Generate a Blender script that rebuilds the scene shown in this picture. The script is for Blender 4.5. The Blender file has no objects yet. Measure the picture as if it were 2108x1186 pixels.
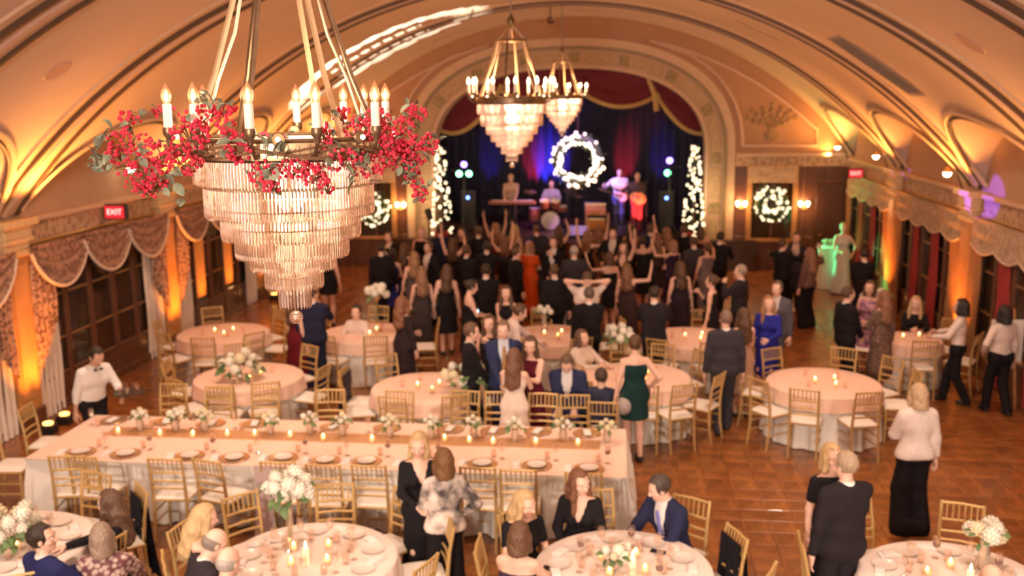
import bpy, bmesh, math, random
import numpy as np
from mathutils import Vector, Matrix, Euler
from math import sin, cos, pi, sqrt, radians as rad
random.seed(7); np.random.seed(7)
SC = bpy.context.scene
COL = SC.collection

# ------------------------------------------------------------------ camera
CAM_H, PITCH, YAW, ROLL, FPX = 4.8, rad(10.9), rad(6.2), rad(0.5), 2050.0
cam = bpy.data.cameras.new('camera'); cam.sensor_width = 36.0; cam.lens = 36.0*FPX/2108.0
cam.clip_start = 0.05; cam.clip_end = 200
cam.dof.use_dof = True; cam.dof.focus_distance = 3.75; cam.dof.aperture_fstop = 2.4
co = bpy.data.objects.new('camera', cam); COL.objects.link(co)
co.matrix_world = Matrix.Translation((0, 0, CAM_H)) @ Matrix.Rotation(YAW, 4, 'Z') @ Matrix.Rotation(pi/2-PITCH, 4, 'X') @ Matrix.Rotation(-ROLL, 4, 'Z')
SC.camera = co

# ------------------------------------------------------------------ world, exposure
w = bpy.data.worlds.new('hall_air'); SC.world = w; w.use_nodes = True
bg = w.node_tree.nodes['Background']; bg.inputs[0].default_value = (1.0, 0.76, 0.60, 1); bg.inputs[1].default_value = 1.0
SC.view_settings.view_transform = 'Standard'; SC.view_settings.look = 'None'
SC.view_settings.gamma = 1.0; SC.view_settings.use_curve_mapping = False
SC.view_settings.exposure = 0.50
SC.cycles.sample_clamp_indirect = 6.0; SC.cycles.sample_clamp_direct = 0.0
SC.cycles.max_bounces = 7; SC.cycles.diffuse_bounces = 3; SC.cycles.glossy_bounces = 3
SC.cycles.transmission_bounces = 8; SC.cycles.transparent_max_bounces = 12; SC.cycles.use_adaptive_sampling = True; SC.cycles.adaptive_threshold = .025
SC.cycles.caustics_reflective = False; SC.cycles.caustics_refractive = False

# ------------------------------------------------------------------ pixel <-> place
_R = co.matrix_world.to_3x3()
def ray(px, py):
    return _R @ Vector(((px-1054)/FPX, (593-py)/FPX, -1.0))
def at(px, py, z=0.0):
    d = ray(px, py); t = (z-CAM_H)/d.z
    return Vector((d.x*t, d.y*t, z))
def aty(px, py, Y):
    d = ray(px, py); t = Y/d.y
    return Vector((d.x*t, Y, CAM_H+d.z*t))
def pix(p):
    q = _R.transposed() @ (Vector(p)-Vector((0, 0, CAM_H)))
    return (1054+FPX*q.x/-q.z, 593-FPX*q.y/-q.z)

# ------------------------------------------------------------------ materials
MATS = {}
def mat(name, col, rough=.6, metal=0.0, var=.08, scale=20., bump=0.0, emit=None, estr=0.0, coat=0.0, trans=0.0, spec=None, sheen=0.0, obj_var=0.0):
    if name in MATS: return MATS[name]
    m = bpy.data.materials.new(name); m.use_nodes = True; MATS[name] = m
    nt = m.node_tree; N = nt.nodes; L = nt.links; b = N['Principled BSDF']
    b.inputs['Roughness'].default_value = rough; b.inputs['Metallic'].default_value = metal
    if coat: b.inputs['Coat Weight'].default_value = coat
    if trans: b.inputs['Transmission Weight'].default_value = trans
    if sheen: b.inputs['Sheen Weight'].default_value = sheen
    if spec is not None: b.inputs['Specular IOR Level'].default_value = spec
    c = tuple(col)+(1,)
    if var > 0:
        tc = N.new('ShaderNodeTexCoord'); no = N.new('ShaderNodeTexNoise'); no.inputs['Scale'].default_value = scale; no.inputs['Detail'].default_value = 3
        L.new(tc.outputs['Object'], no.inputs['Vector'])
        mx = N.new('ShaderNodeMix'); mx.data_type = 'RGBA'
        mx.inputs[6].default_value = tuple(max(0, v*(1-var*1.6)) for v in col)+(1,)
        mx.inputs[7].default_value = tuple(min(1, v*(1+var*1.6)) for v in col)+(1,)
        L.new(no.outputs['Fac'], mx.inputs[0]); L.new(mx.outputs[2], b.inputs['Base Color'])
        if bump > 0:
            bp = N.new('ShaderNodeBump'); bp.inputs['Strength'].default_value = bump; bp.inputs['Distance'].default_value = .01
            L.new(no.outputs['Fac'], bp.inputs['Height']); L.new(bp.outputs[0], b.inputs['Normal'])
        if obj_var:
            oi = N.new('ShaderNodeObjectInfo'); hs = N.new('ShaderNodeHueSaturation'); mr = N.new('ShaderNodeMapRange')
            mr.inputs[3].default_value = 1-obj_var; mr.inputs[4].default_value = 1+obj_var
            L.new(oi.outputs['Random'], mr.inputs[0]); L.new(mr.outputs[0], hs.inputs['Value'])
            L.new(mx.outputs[2], hs.inputs['Color']); L.new(hs.outputs[0], b.inputs['Base Color'])
    else:
        b.inputs['Base Color'].default_value = c
    if emit:
        b.inputs['Emission Color'].default_value = tuple(emit)+(1,); b.inputs['Emission Strength'].default_value = estr
        m.cycles.emission_sampling = 'NONE'
    return m
def cloth(rgb, rough=.85, sheen=.1):
    return mat('cloth_%02x%02x%02x' % tuple(int(255*v) for v in rgb), rgb, rough, var=.1, scale=35, bump=.15, sheen=0.0, spec=.15)
def weave(name, c1, c2, scale, rough=.8, kind='voronoi'):
    if name in MATS: return MATS[name]
    m = mat(name, c1, rough, var=0)
    nt = m.node_tree; N = nt.nodes; L = nt.links; b = N['Principled BSDF']
    tc = N.new('ShaderNodeTexCoord')
    if kind == 'voronoi':
        t = N.new('ShaderNodeTexVoronoi'); t.inputs['Scale'].default_value = scale; o = t.outputs['Distance']
    elif kind == 'wave':
        t = N.new('ShaderNodeTexWave'); t.inputs['Scale'].default_value = scale; t.inputs['Distortion'].default_value = 4; t.inputs['Detail'].default_value = 3; o = t.outputs['Fac']
    else:
        t = N.new('ShaderNodeTexNoise'); t.inputs['Scale'].default_value = scale; t.inputs['Detail'].default_value = 4; o = t.outputs['Fac']
    L.new(tc.outputs['Object'], t.inputs['Vector'])
    r = N.new('ShaderNodeValToRGB'); r.color_ramp.elements[0].position = .35; r.color_ramp.elements[1].position = .6
    r.color_ramp.elements[0].color = tuple(c1)+(1,); r.color_ramp.elements[1].color = tuple(c2)+(1,)
    L.new(o, r.inputs[0]); L.new(r.outputs[0], b.inputs['Base Color'])
    return m
def glassy(name, col=(1, .95, .9), transp=.7, rough=.05, trl=0.0, tcol=(1, .8, .65)):
    if name in MATS: return MATS[name]
    m = bpy.data.materials.new(name); m.use_nodes = True; MATS[name] = m
    nt = m.node_tree; N = nt.nodes; L = nt.links; N.remove(N['Principled BSDF'])
    out = N['Material Output']; g = N.new('ShaderNodeBsdfGlossy'); g.inputs['Roughness'].default_value = rough; g.inputs[0].default_value = tuple(col)+(1,)
    t = N.new('ShaderNodeBsdfTransparent'); t.inputs[0].default_value = tuple(col)+(1,)
    no = N.new('ShaderNodeTexNoise'); no.inputs['Scale'].default_value = 60
    mr = N.new('ShaderNodeMapRange'); mr.inputs[3].default_value = transp-.06; mr.inputs[4].default_value = transp+.06; L.new(no.outputs['Fac'], mr.inputs[0])
    mx = N.new('ShaderNodeMixShader'); L.new(mr.outputs[0], mx.inputs[0]); L.new(g.outputs[0], mx.inputs[1]); L.new(t.outputs[0], mx.inputs[2])
    last = mx
    if trl:
        d = N.new('ShaderNodeBsdfTranslucent'); d.inputs[0].default_value = tuple(tcol)+(1,)
        e = N.new('ShaderNodeBsdfDiffuse'); e.inputs[0].default_value = tuple(tcol)+(1,)
        a = N.new('ShaderNodeMixShader'); a.inputs[0].default_value = .4; L.new(d.outputs[0], a.inputs[1]); L.new(e.outputs[0], a.inputs[2])
        m2 = N.new('ShaderNodeMixShader'); m2.inputs[0].default_value = trl; L.new(mx.outputs[0], m2.inputs[1]); L.new(a.outputs[0], m2.inputs[2]); last = m2
    L.new(last.outputs[0], out.inputs[0]); return m
def glow(name, col, s, body=(.9, .85, .75), sample=False):
    m = mat(name, body, .4, var=.02, emit=col, estr=s)
    if sample: m.cycles.emission_sampling = 'FRONT'
    return m

# ------------------------------------------------------------------ mesh builder
class MB:
    def __init__(s): s.v = []; s.f = []; s.m = []; s.cur = 0
    def add(s, vs, fs):
        o = len(s.v); s.v += [tuple(p) for p in vs]; s.f += [tuple(i+o for i in f) for f in fs]; s.m += [s.cur]*len(fs); return s
    def box(s, x0, x1, y0, y1, z0, z1, bev=0.0):
        if bev <= 0:
            vs = [(x, y, z) for x in (x0, x1) for y in (y0, y1) for z in (z0, z1)]
            return s.add(vs, [(0, 1, 3, 2), (4, 6, 7, 5), (0, 4, 5, 1), (2, 3, 7, 6), (0, 2, 6, 4), (1, 5, 7, 3)])
        bm = bmesh.new(); bmesh.ops.create_cube(bm, size=1)
        for v in bm.verts: v.co = ((x0+x1)/2+v.co.x*(x1-x0), (y0+y1)/2+v.co.y*(y1-y0), (z0+z1)/2+v.co.z*(z1-z0))
        bmesh.ops.bevel(bm, geom=bm.edges[:], offset=bev, segments=1, affect='EDGES', profile=.5)
        bm.verts.index_update(); s.add([v.co[:] for v in bm.verts], [[v.index for v in f.verts] for f in bm.faces]); bm.free(); return s
    def tube(s, pts, rads, n=8, cap=True, flat=None):
        pts = [Vector(p) for p in pts]
        if not hasattr(rads, '__len__'): rads = [rads]*len(pts)
        rings = []; up = None
        for i, p in enumerate(pts):
            a = pts[max(i-1, 0)]; b = pts[min(i+1, len(pts)-1)]; t = (b-a)
            t = t.normalized() if t.length > 1e-9 else Vector((0, 0, 1))
            if up is None: up = Vector((0, 0, 1)) if abs(t.z) < .9 else Vector((0, 1, 0))
            x = t.cross(up); x = x.normalized() if x.length > 1e-6 else Vector((1, 0, 0)); y = x.cross(t).normalized(); up = y
            fy = flat or 1.0
            rings.append([p+x*(cos(2*pi*k/n)*rads[i])+y*(sin(2*pi*k/n)*rads[i]*fy) for k in range(n)])
        vs = [q for r in rings for q in r]; fs = []
        for i in range(len(pts)-1):
            for k in range(n):
                fs.append((i*n+k, i*n+(k+1) % n, (i+1)*n+(k+1) % n, (i+1)*n+k))
        if cap: fs.append(tuple(range(n-1, -1, -1))); fs.append(tuple((len(pts)-1)*n+k for k in range(n)))
        return s.add(vs, fs)
    def lathe(s, prof, n=16, c=(0, 0, 0), wav=None):
        vs = []; fs = []
        for i, (r, z) in enumerate(prof):
            for k in range(n):
                a = 2*pi*k/n; rr = r*(wav(a, i) if wav else 1); vs.append((c[0]+rr*cos(a), c[1]+rr*sin(a), c[2]+z))
        for i in range(len(prof)-1):
            for k in range(n): fs.append((i*n+k, i*n+(k+1) % n, (i+1)*n+(k+1) % n, (i+1)*n+k))
        if prof[0][0] > 1e-4: fs.append(tuple(range(n-1, -1, -1)))
        if prof[-1][0] > 1e-4: fs.append(tuple((len(prof)-1)*n+k for k in range(n)))
        return s.add(vs, fs)
    def ball(s, c, r, n=8, m=5, sz=1.0):
        prof = [(max(1e-5, r*sin(pi*i/m)), -r*sz*cos(pi*i/m)) for i in range(m+1)]
        return s.lathe(prof, n, c)
    def torus(s, c, R, r, n=32, m=6, ax='z'):
        vs = []; fs = []
        for i in range(n):
            a = 2*pi*i/n
            for k in range(m):
                b = 2*pi*k/m; q = (R+r*cos(b)); p = (q*cos(a), q*sin(a), r*sin(b))
                if ax == 'y': p = (p[0], p[2], p[1])
                vs.append((c[0]+p[0], c[1]+p[1], c[2]+p[2]))
        for i in range(n):
            for k in range(m): fs.append((i*m+k, ((i+1) % n)*m+k, ((i+1) % n)*m+(k+1) % m, i*m+(k+1) % m))
        return s.add(vs, fs)
    def prism(s, poly, z0, z1):            # poly in xy, extruded in z
        n = len(poly); vs = [(x, y, z0) for x, y in poly]+[(x, y, z1) for x, y in poly]
        fs = [tuple(range(n-1, -1, -1)), tuple(range(n, 2*n))]+[(k, (k+1) % n, n+(k+1) % n, n+k) for k in range(n)]
        return s.add(vs, fs)
    def grid(s, fn, nu, nv, closed=False):
        vs = [fn(i/nu, j/nv) for i in range(nu+1) for j in range(nv+1)]
        return s.add(vs, [(i*(nv+1)+j, (i+1)*(nv+1)+j, (i+1)*(nv+1)+j+1, i*(nv+1)+j+1) for i in range(nu) for j in range(nv)])
    def xf(s, M):
        s.v = [tuple(M @ Vector(p)) for p in s.v]; return s
    def mesh(s, name, mats, smooth=True, fix=True):
        me = bpy.data.meshes.new(name); me.from_pydata(s.v, [], s.f)
        for m in (mats if isinstance(mats, (list, tuple)) else [mats]): me.materials.append(m)
        if any(s.m): me.polygons.foreach_set('material_index', s.m)
        if fix:
            bm = bmesh.new(); bm.from_mesh(me); bmesh.ops.recalc_face_normals(bm, faces=bm.faces[:]); bm.to_mesh(me); bm.free()
        if smooth:
            me.polygons.foreach_set('use_smooth', [True]*len(me.polygons))
            try: me.set_sharp_from_angle(angle=rad(38))
            except Exception: pass
        me.update(); return me
    def build(s, name, mats, parent=None, smooth=True, **k):
        return link(name, s.mesh(name, mats, smooth), parent, **k)
def link(name, data, parent=None, loc=None, rot=None, mtx=None, scale=None):
    o = bpy.data.objects.new(name, data); COL.objects.link(o)
    if parent is not None: o.parent = parent
    if mtx is not None: o.matrix_local = mtx
    if loc is not None: o.location = loc
    if rot is not None: o.rotation_euler = rot
    if scale is not None: o.scale = (scale,)*3 if not hasattr(scale, '__len__') else scale
    return o
def tag(o, label, cat, group=None):
    o['label'] = label; o['category'] = cat
    if group: o['group'] = group
    return o
def thing(name, label, cat, loc=(0, 0, 0), rz=0.0, group=None):
    o = link(name, None, loc=loc, rot=(0, 0, rz)); o.empty_display_size = .1
    return tag(o, label, cat, group)
def struct(o): o['kind'] = 'structure'; return o
def stuff(o): o['kind'] = 'stuff'; return o
def copy_tree(o, parent=None):
    c = o.copy(); COL.objects.link(c); c.parent = parent
    if parent is not None: c.matrix_parent_inverse = o.matrix_parent_inverse
    for ch in o.children: copy_tree(ch, c)
    return c
ORD = ['first', 'second', 'third', 'fourth', 'fifth', 'sixth', 'seventh', 'eighth', 'ninth', 'tenth', 'eleventh', 'twelfth', 'thirteenth', 'fourteenth', 'fifteenth', 'sixteenth', 'seventeenth', 'eighteenth', 'nineteenth', 'twentieth', 'twenty-first', 'twenty-second', 'twenty-third', 'twenty-fourth', 'twenty-fifth', 'twenty-sixth', 'twenty-seventh', 'twenty-eighth', 'twenty-ninth', 'thirtieth', 'thirty-first', 'thirty-second', 'thirty-third', 'thirty-fourth', 'thirty-fifth', 'thirty-sixth', 'thirty-seventh', 'thirty-eighth', 'thirty-ninth', 'fortieth']
def rank(objs, fmt, cat, group, key=None):
    objs = sorted(objs, key=key or (lambda o: pix(o.location)[0]))
    for i, o in enumerate(objs):
        w = ORD[i] if len(objs) > 1 else ''
        if len(objs) == 1: t = fmt.replace('{} from the left ', '').replace('{} from left, ', '').replace('{} ', '')
        else: t = fmt.replace('{}', w)
        tag(o, t, cat, group)
def light(name, typ, loc, energy, col=(1, .75, .5), size=.1, tgt=None, spot=60, blend=.5, parent=None):
    l = bpy.data.lights.new(name, typ); l.energy = energy; l.color = col
    if typ in ('POINT', 'SPOT'): l.shadow_soft_size = size
    if typ == 'AREA': l.shape = 'DISK'; l.size = size
    if typ == 'SPOT': l.spot_size = rad(spot); l.spot_blend = blend
    o = bpy.data.objects.new(name, l); COL.objects.link(o); o.location = loc
    if tgt is not None: o.rotation_euler = (Vector(tgt)-Vector(loc)).to_track_quat('-Z', 'Y').to_euler()
    return o
# ------------------------------------------------------------------ people: bodies grown from distance fields
def surface_nets(fn, lo, hi, h):
    lo = np.array(lo, float); n = np.maximum(4, np.ceil((np.array(hi)-lo)/h).astype(int)+1)
    ax = [lo[i]+h*np.arange(n[i]) for i in range(3)]
    P = np.stack(np.meshgrid(*ax, indexing='ij'), -1).astype(np.float32)
    V = fn(P.reshape(-1, 3)).reshape(n).astype(np.float32)
    ins = V < 0
    ns = tuple(n-1); S = np.zeros(ns+(3,), np.float32); C = np.zeros(ns, np.float32)
    quads = []; sl0, sl1 = slice(None, -1), slice(1, None)
    idx = np.full(ns, -1, np.int64); edges = []
    for a in range(3):
        A = [slice(None)]*3; B = [slice(None)]*3; A[a] = sl0; B[a] = sl1; A, B = tuple(A), tuple(B)
        cr = ins[A] != ins[B]; den = V[A]-V[B]; den[~cr] = 1
        t = np.where(cr, V[A]/den, 0)
        pos = P[A].copy(); pos[..., a] += t*h; pos *= cr[..., None]
        b, c = [i for i in range(3) if i != a]
        for sb in (sl0, sl1):
            for sc in (sl0, sl1):
                k = [slice(None)]*3; k[b] = sb; k[c] = sc; k = tuple(k)
                S += pos[k]; C += cr[k]
        edges.append((a, cr, ins[A]))
    m = C > 0; idx[m] = np.arange(m.sum()); verts = S[m]/C[m][:, None]
    for a, cr, i0 in edges:
        b, c = [(1, 2), (2, 0), (0, 1)][a]
        k = [slice(None)]*3; k[b] = slice(1, -1); k[c] = slice(1, -1); k = tuple(k)
        loc = np.argwhere(cr[k]); loc[:, b] += 1; loc[:, c] += 1
        if not len(loc): continue
        f = i0[tuple(loc.T)]
        def cell(db, dc):
            q = loc.copy(); q[:, b] += db; q[:, c] += dc; return idx[tuple(q.T)]
        Q = np.stack([cell(-1, -1), cell(0, -1), cell(0, 0), cell(-1, 0)], 1)
        Q[~f] = Q[~f][:, ::-1]; quads.append(Q)
    return verts, np.concatenate(quads)
def field(prims, P, fwd=None, planes=(), extra=None):
    d = None
    for (a, b, ra, rb, flat, k) in prims:
        a = np.asarray(a, np.float32); ba = np.asarray(b, np.float32)-a; pa = P-a
        t = np.clip(pa @ ba/max(1e-9, float(ba @ ba)), 0, 1); q = pa-t[:, None]*ba
        if flat != 1 and fwd is not None: q = q+((flat-1)*(q @ fwd))[:, None]*fwd
        e = np.sqrt((q*q).sum(1))-(ra+(rb-ra)*t)
        if d is None: d = e
        else:
            hh = np.clip(.5+.5*(d-e)/k, 0, 1); d = d*(1-hh)+e*hh-k*hh*(1-hh)
    for (o, nrm) in planes:
        d = np.maximum(d, (P-np.asarray(o, np.float32)) @ np.asarray(nrm, np.float32))
    if extra is not None: d = extra(P, d)
    return d
def bounds(prims, pad):
    A = np.array([p[0] for p in prims]+[p[1] for p in prims]); r = np.array([max(p[2], p[3]) for p in prims]*2)[:, None]
    return (A-r).min(0)-pad, (A+r).max(0)+pad
def np_mesh(name, v, q, mats, mi=None):
    me = bpy.data.meshes.new(name); nf = len(q)
    me.vertices.add(len(v)); me.vertices.foreach_set('co', np.asarray(v, np.float32).ravel())
    me.loops.add(nf*4); me.loops.foreach_set('vertex_index', np.asarray(q, np.int32).ravel())
    me.polygons.add(nf); me.polygons.foreach_set('loop_start', np.arange(0, nf*4, 4, dtype=np.int32))
    try: me.polygons.foreach_set('loop_total', np.full(nf, 4, np.int32))
    except Exception: pass
    for m in mats: me.materials.append(m)
    if mi is not None: me.polygons.foreach_set('material_index', np.asarray(mi, np.int32))
    me.polygons.foreach_set('use_smooth', np.ones(nf, bool)); me.update(calc_edges=True); return me
def ell(P, c, r):
    q = (P-np.array(c, np.float32))/np.array(r, np.float32); return (np.sqrt((q*q).sum(1))-1)*min(r)
def smin(a, b, k):
    h = np.clip(.5+.5*(b-a)/k, 0, 1); return b*(1-h)+a*h-k*h*(1-h)
def head_field(P, fem):
    jw = .056 if fem else .062
    d = ell(P, (0, -.012, .142), (.076, .096, .094))
    d = smin(d, ell(P, (0, .028, .075), (jw, .062, .078)), .03)
    d = smin(d, ell(P, (0, .062, .016), (.026, .022, .018)), .025)                       # chin
    d = smin(d, ell(P, (0, .062, .138), (.058, .022, .014)), .02)                        # brow
    for s in (-1, 1):
        d = np.maximum(d, -ell(P, (s*.033, .098, .116), (.020, .018, .013)))             # eye sockets
        d = smin(d, ell(P, (s*.047, .055, .085), (.022, .022, .018)), .02)               # cheeks
        d = smin(d, ell(P, (s*.079, -.008, .105), (.010, .020, .030)), .008)             # ears
    d = smin(d, field([((0, .082, .128), (0, .107, .084), .010, .015, 1, .01), ((-.011, .093, .081), (.011, .093, .081), .010, .010, 1, .01)], P), .012)
    d = smin(d, field([((-.018, .083, .052), (.018, .083, .052), .008, .008, 1, .01), ((-.015, .081, .041), (.015, .081, .041), .009, .009, 1, .01)], P), .006)
    d = smin(d, field([((0, -.02, -.10), (0, -.012, .06), .056 if not fem else .046, .052 if not fem else .044, 1, .02)], P), .025)
    return np.maximum(d, -.085-P[:, 2])
HEADS = {}
def head_tpl(fem, fine):
    k = (fem, fine)
    if k in HEADS: return HEADS[k]
    v, q = surface_nets(lambda P: head_field(P, fem), (-.11, -.13, -.10), (.11, .14, .26), .0085 if fine else .0125)
    c = v[q].mean(1); mi = np.zeros(len(q), int)
    mi[(np.abs(c[:, 0]) < .021) & (c[:, 2] > .038) & (c[:, 2] < .056) & (c[:, 1] > .080)] = 3
    mb = MB()
    for s in (-1, 1): mb.cur = 1; mb.ball((s*.033, .080, .116), .0125, 8, 6); mb.cur = 2; mb.ball((s*.033, .0885, .116), .0065, 6, 4); mb.box(s*.033-.017, s*.033+.017, .080, .0895, .1325, .1350)
    ev = np.array(mb.v); eq = []; em = []
    for f, m in zip(mb.f, mb.m):
        if len(f) == 4: eq.append(f); em.append(m)
    r = (np.concatenate([v, ev]), np.concatenate([q, np.array(eq)+len(v)]), np.concatenate([mi, em])); HEADS[k] = r; return r
HANDS = {}
def hand_tpl(kind):
    if kind in HANDS: return HANDS[kind]
    curl = {'relax': .45, 'grip': 1.05, 'flat': .12}[kind]
    pr = [((-.03, 0, 0), (.02, 0, 0), .026, .024, 1, .01), ((.02, -.022, 0), (.078, -.030, 0), .017, .014, 1, .012), ((.02, -.005, 0), (.085, -.010, 0), .018, .015, 1, .012), ((.02, .008, 0), (.085, .012, 0), .018, .015, 1, .012), ((.02, .02, 0), (.08, .032, 0), .018, .014, 1, .012)]
    for i, (y, ln, sp) in enumerate([(.034, .072, .10), (.012, .080, .03), (-.010, .074, -.03), (-.031, .060, -.12)]):
        p = Vector((.085, y, 0)); a = 0
        for j, f in enumerate((.45, .32, .23)):
            a += curl*(.55 if j == 0 else .8)
            d = Vector((cos(a)*cos(sp), cos(a)*sin(sp), -sin(a))); n = p+d*ln*f
            pr.append((p[:], n[:], .0098-.0009*j, .009-.0009*j, 1, .004)); p = n
    p = Vector((.018, .024, -.004))
    for j, (d, l) in enumerate([((.62, .70, -.30), .042), ((.85, .35, -.38), .034), ((.9, .1, -.42), .026)]):
        n = p+Vector(d).normalized()*l; pr.append((p[:], n[:], .0135-.0015*j, .012-.0015*j, 1, .005)); p = n
    lo, hi = bounds(pr, .012)
    v, q = surface_nets(lambda P: field(pr, P), lo, hi, .0062); HANDS[kind] = (v, q); return v, q
def hair_field(P, style):
    big = ell(P, (0, -.018, .142), (.086, .106, .106))
    if style == 'bald':
        d = ell(P, (0, -.022, .12), (.083, .098, .09)); d = np.maximum(d, P[:, 2]-.145); d = np.maximum(d, .05-P[:, 2]); return np.maximum(d, P[:, 1]-.02)
    front = {'short': .05, 'long': .045, 'bob': .045, 'bun': .05}[style]
    face = np.maximum(front-P[:, 1]-.25*np.maximum(0, P[:, 2]-.12), P[:, 2]-.198)
    d = np.maximum(big, -face)
    if style == 'short':
        d = np.maximum(d, .062-P[:, 2]+.35*np.maximum(0, P[:, 1]))
    elif style == 'bun':
        d = np.maximum(d, .05-P[:, 2]); d = smin(d, ell(P, (0, -.125, .15), (.048, .042, .045)), .02)
    elif style == 'bob':
        e = field([((0, -.055, .12), (0, -.06, -.01), .082, .088, 1, .02)], P)
        for s in (-1, 1): e = smin(e, field([((s*.074, .005, .12), (s*.078, .012, -.005), .028, .032, 1, .02)], P), .02)
        e = np.maximum(e, -.03-P[:, 2]); d = smin(d, e, .02)
        d = np.maximum(d, -ell(P, (0, .06, .07), (.062, .075, .10)))
    else:
        e = field([((0, -.05, .13), (0, -.085, -.02), .085, .085, 1, .03), ((0, -.085, -.02), (0, -.125, -.24), .085, .06, 1, .03), ((-.05, -.07, .0), (-.07, -.11, -.22), .05, .04, 1, .03), ((.05, -.07, .0), (.07, -.11, -.22), .05, .04, 1, .03)], P)
        for s in (-1, 1): e = smin(e, field([((s*.074, .0, .13), (s*.085, .02, -.02), .026, .034, 1, .02), ((s*.085, .02, -.02), (s*.10, .055, -.19), .034, .022, 1, .02)], P), .02)
        d = smin(d, e, .02); d = np.maximum(d, -ell(P, (0, .065, .07), (.062, .075, .105)))
    return d+.0055*np.sin(P[:, 0]*150+P[:, 2]*22+3*np.sin(P[:, 2]*17))*np.sin(P[:, 1]*120+P[:, 2]*26)+.004*np.sin(P[:, 2]*42+P[:, 0]*40)*(P[:, 2] < .08)
HAIRS = {}
def hair_mesh(style, rgb):
    k = (style, rgb)
    if k in HAIRS: return HAIRS[k]
    if style not in HAIRS: HAIRS[style] = surface_nets(lambda P: hair_field(P, style), (-.16, -.23, -.34), (.16, .13, .27), .0105)
    v, q = HAIRS[style]
    m = mat('hair_%02x%02x%02x' % tuple(int(255*c) for c in rgb), rgb, .42, var=.42, scale=90, bump=.7)
    if not m.get('streaks'):
        m['streaks'] = 1; nt = m.node_tree; mp_ = nt.nodes.new('ShaderNodeMapping'); mp_.inputs['Scale'].default_value = (1.6, 1.6, .12)
        no = [n for n in nt.nodes if n.type == 'TEX_NOISE'][0]; tc_ = [n for n in nt.nodes if n.type == 'TEX_COORD'][0]; nt.links.new(tc_.outputs['Object'], mp_.inputs[0]); nt.links.new(mp_.outputs[0], no.inputs['Vector'])
    HAIRS[k] = np_mesh('hair', v, q, [m]); return HAIRS[k]
SKIN = {'fair': (.80, .50, .38), 'tan': (.62, .36, .25), 'brown': (.36, .19, .12)}
def skin_mats(tone):
    c = SKIN[tone]
    return [mat('skin_'+tone, c, .5, var=.06, scale=14), mat('eye_white', (.8, .76, .72), .3, var=.02), mat('eye_dark', (.05, .03, .02), .3, var=.02), mat('lips_'+tone, (c[0]*.8, c[1]*.5, c[2]*.55), .4, var=.05)]
def ik(a, b, l1, l2, pole):
    a, b = Vector(a), Vector(b); d = b-a; L = d.length
    if L > (l1+l2)*.995: b = a+d*((l1+l2)*.995/L); d = b-a; L = d.length
    L = max(L, abs(l1-l2)+.02)
    x = (l1*l1-l2*l2+L*L)/(2*L); h = sqrt(max(0, l1*l1-x*x)); u = d.normalized()
    p = Vector(pole); p = p-u*p.dot(u); p = p.normalized() if p.length > 1e-5 else Vector((0, 0, 1))
    return a+u*x+p*h, b
ARMS = {'hang': ((.27, .04, .80), 'relax'), 'hip': ((.24, .10, 1.02), 'relax'), 'front': ((.08, .30, 1.08), 'grip'), 'clasp': ((.05, .24, .95), 'grip'), 'up': ((.30, .12, 1.98), 'relax'), 'upf': ((.20, .38, 1.75), 'relax'), 'wave': ((.48, .12, 1.66), 'relax'), 'out': ((.66, .22, 1.36), 'flat'), 'fwd': ((.20, .52, 1.28), 'relax'), 'drink': ((.08, .26, 1.40), 'grip'), 'head': ((.10, -.10, 1.60), 'relax'), 'table': ((.16, .42, 1.22), 'flat'), 'tablec': ((.02, .36, 1.22), 'grip'), 'lap': ((.12, .26, 1.02), 'relax'), 'reach': ((.30, .56, 1.20), 'flat'), 'hug': ((.05, .36, 1.25), 'flat'), 'guitarl': ((.42, .26, 1.28), 'grip'), 'guitarr': ((.02, .24, 1.06), 'relax'), 'tray': ((.20, .36, 1.14), 'grip'), 'keys': ((.16, .46, 1.05), 'flat'), 'drum': ((.18, .42, 1.22), 'grip')}
NPEOPLE = [0]
PEOPLE = []
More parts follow.
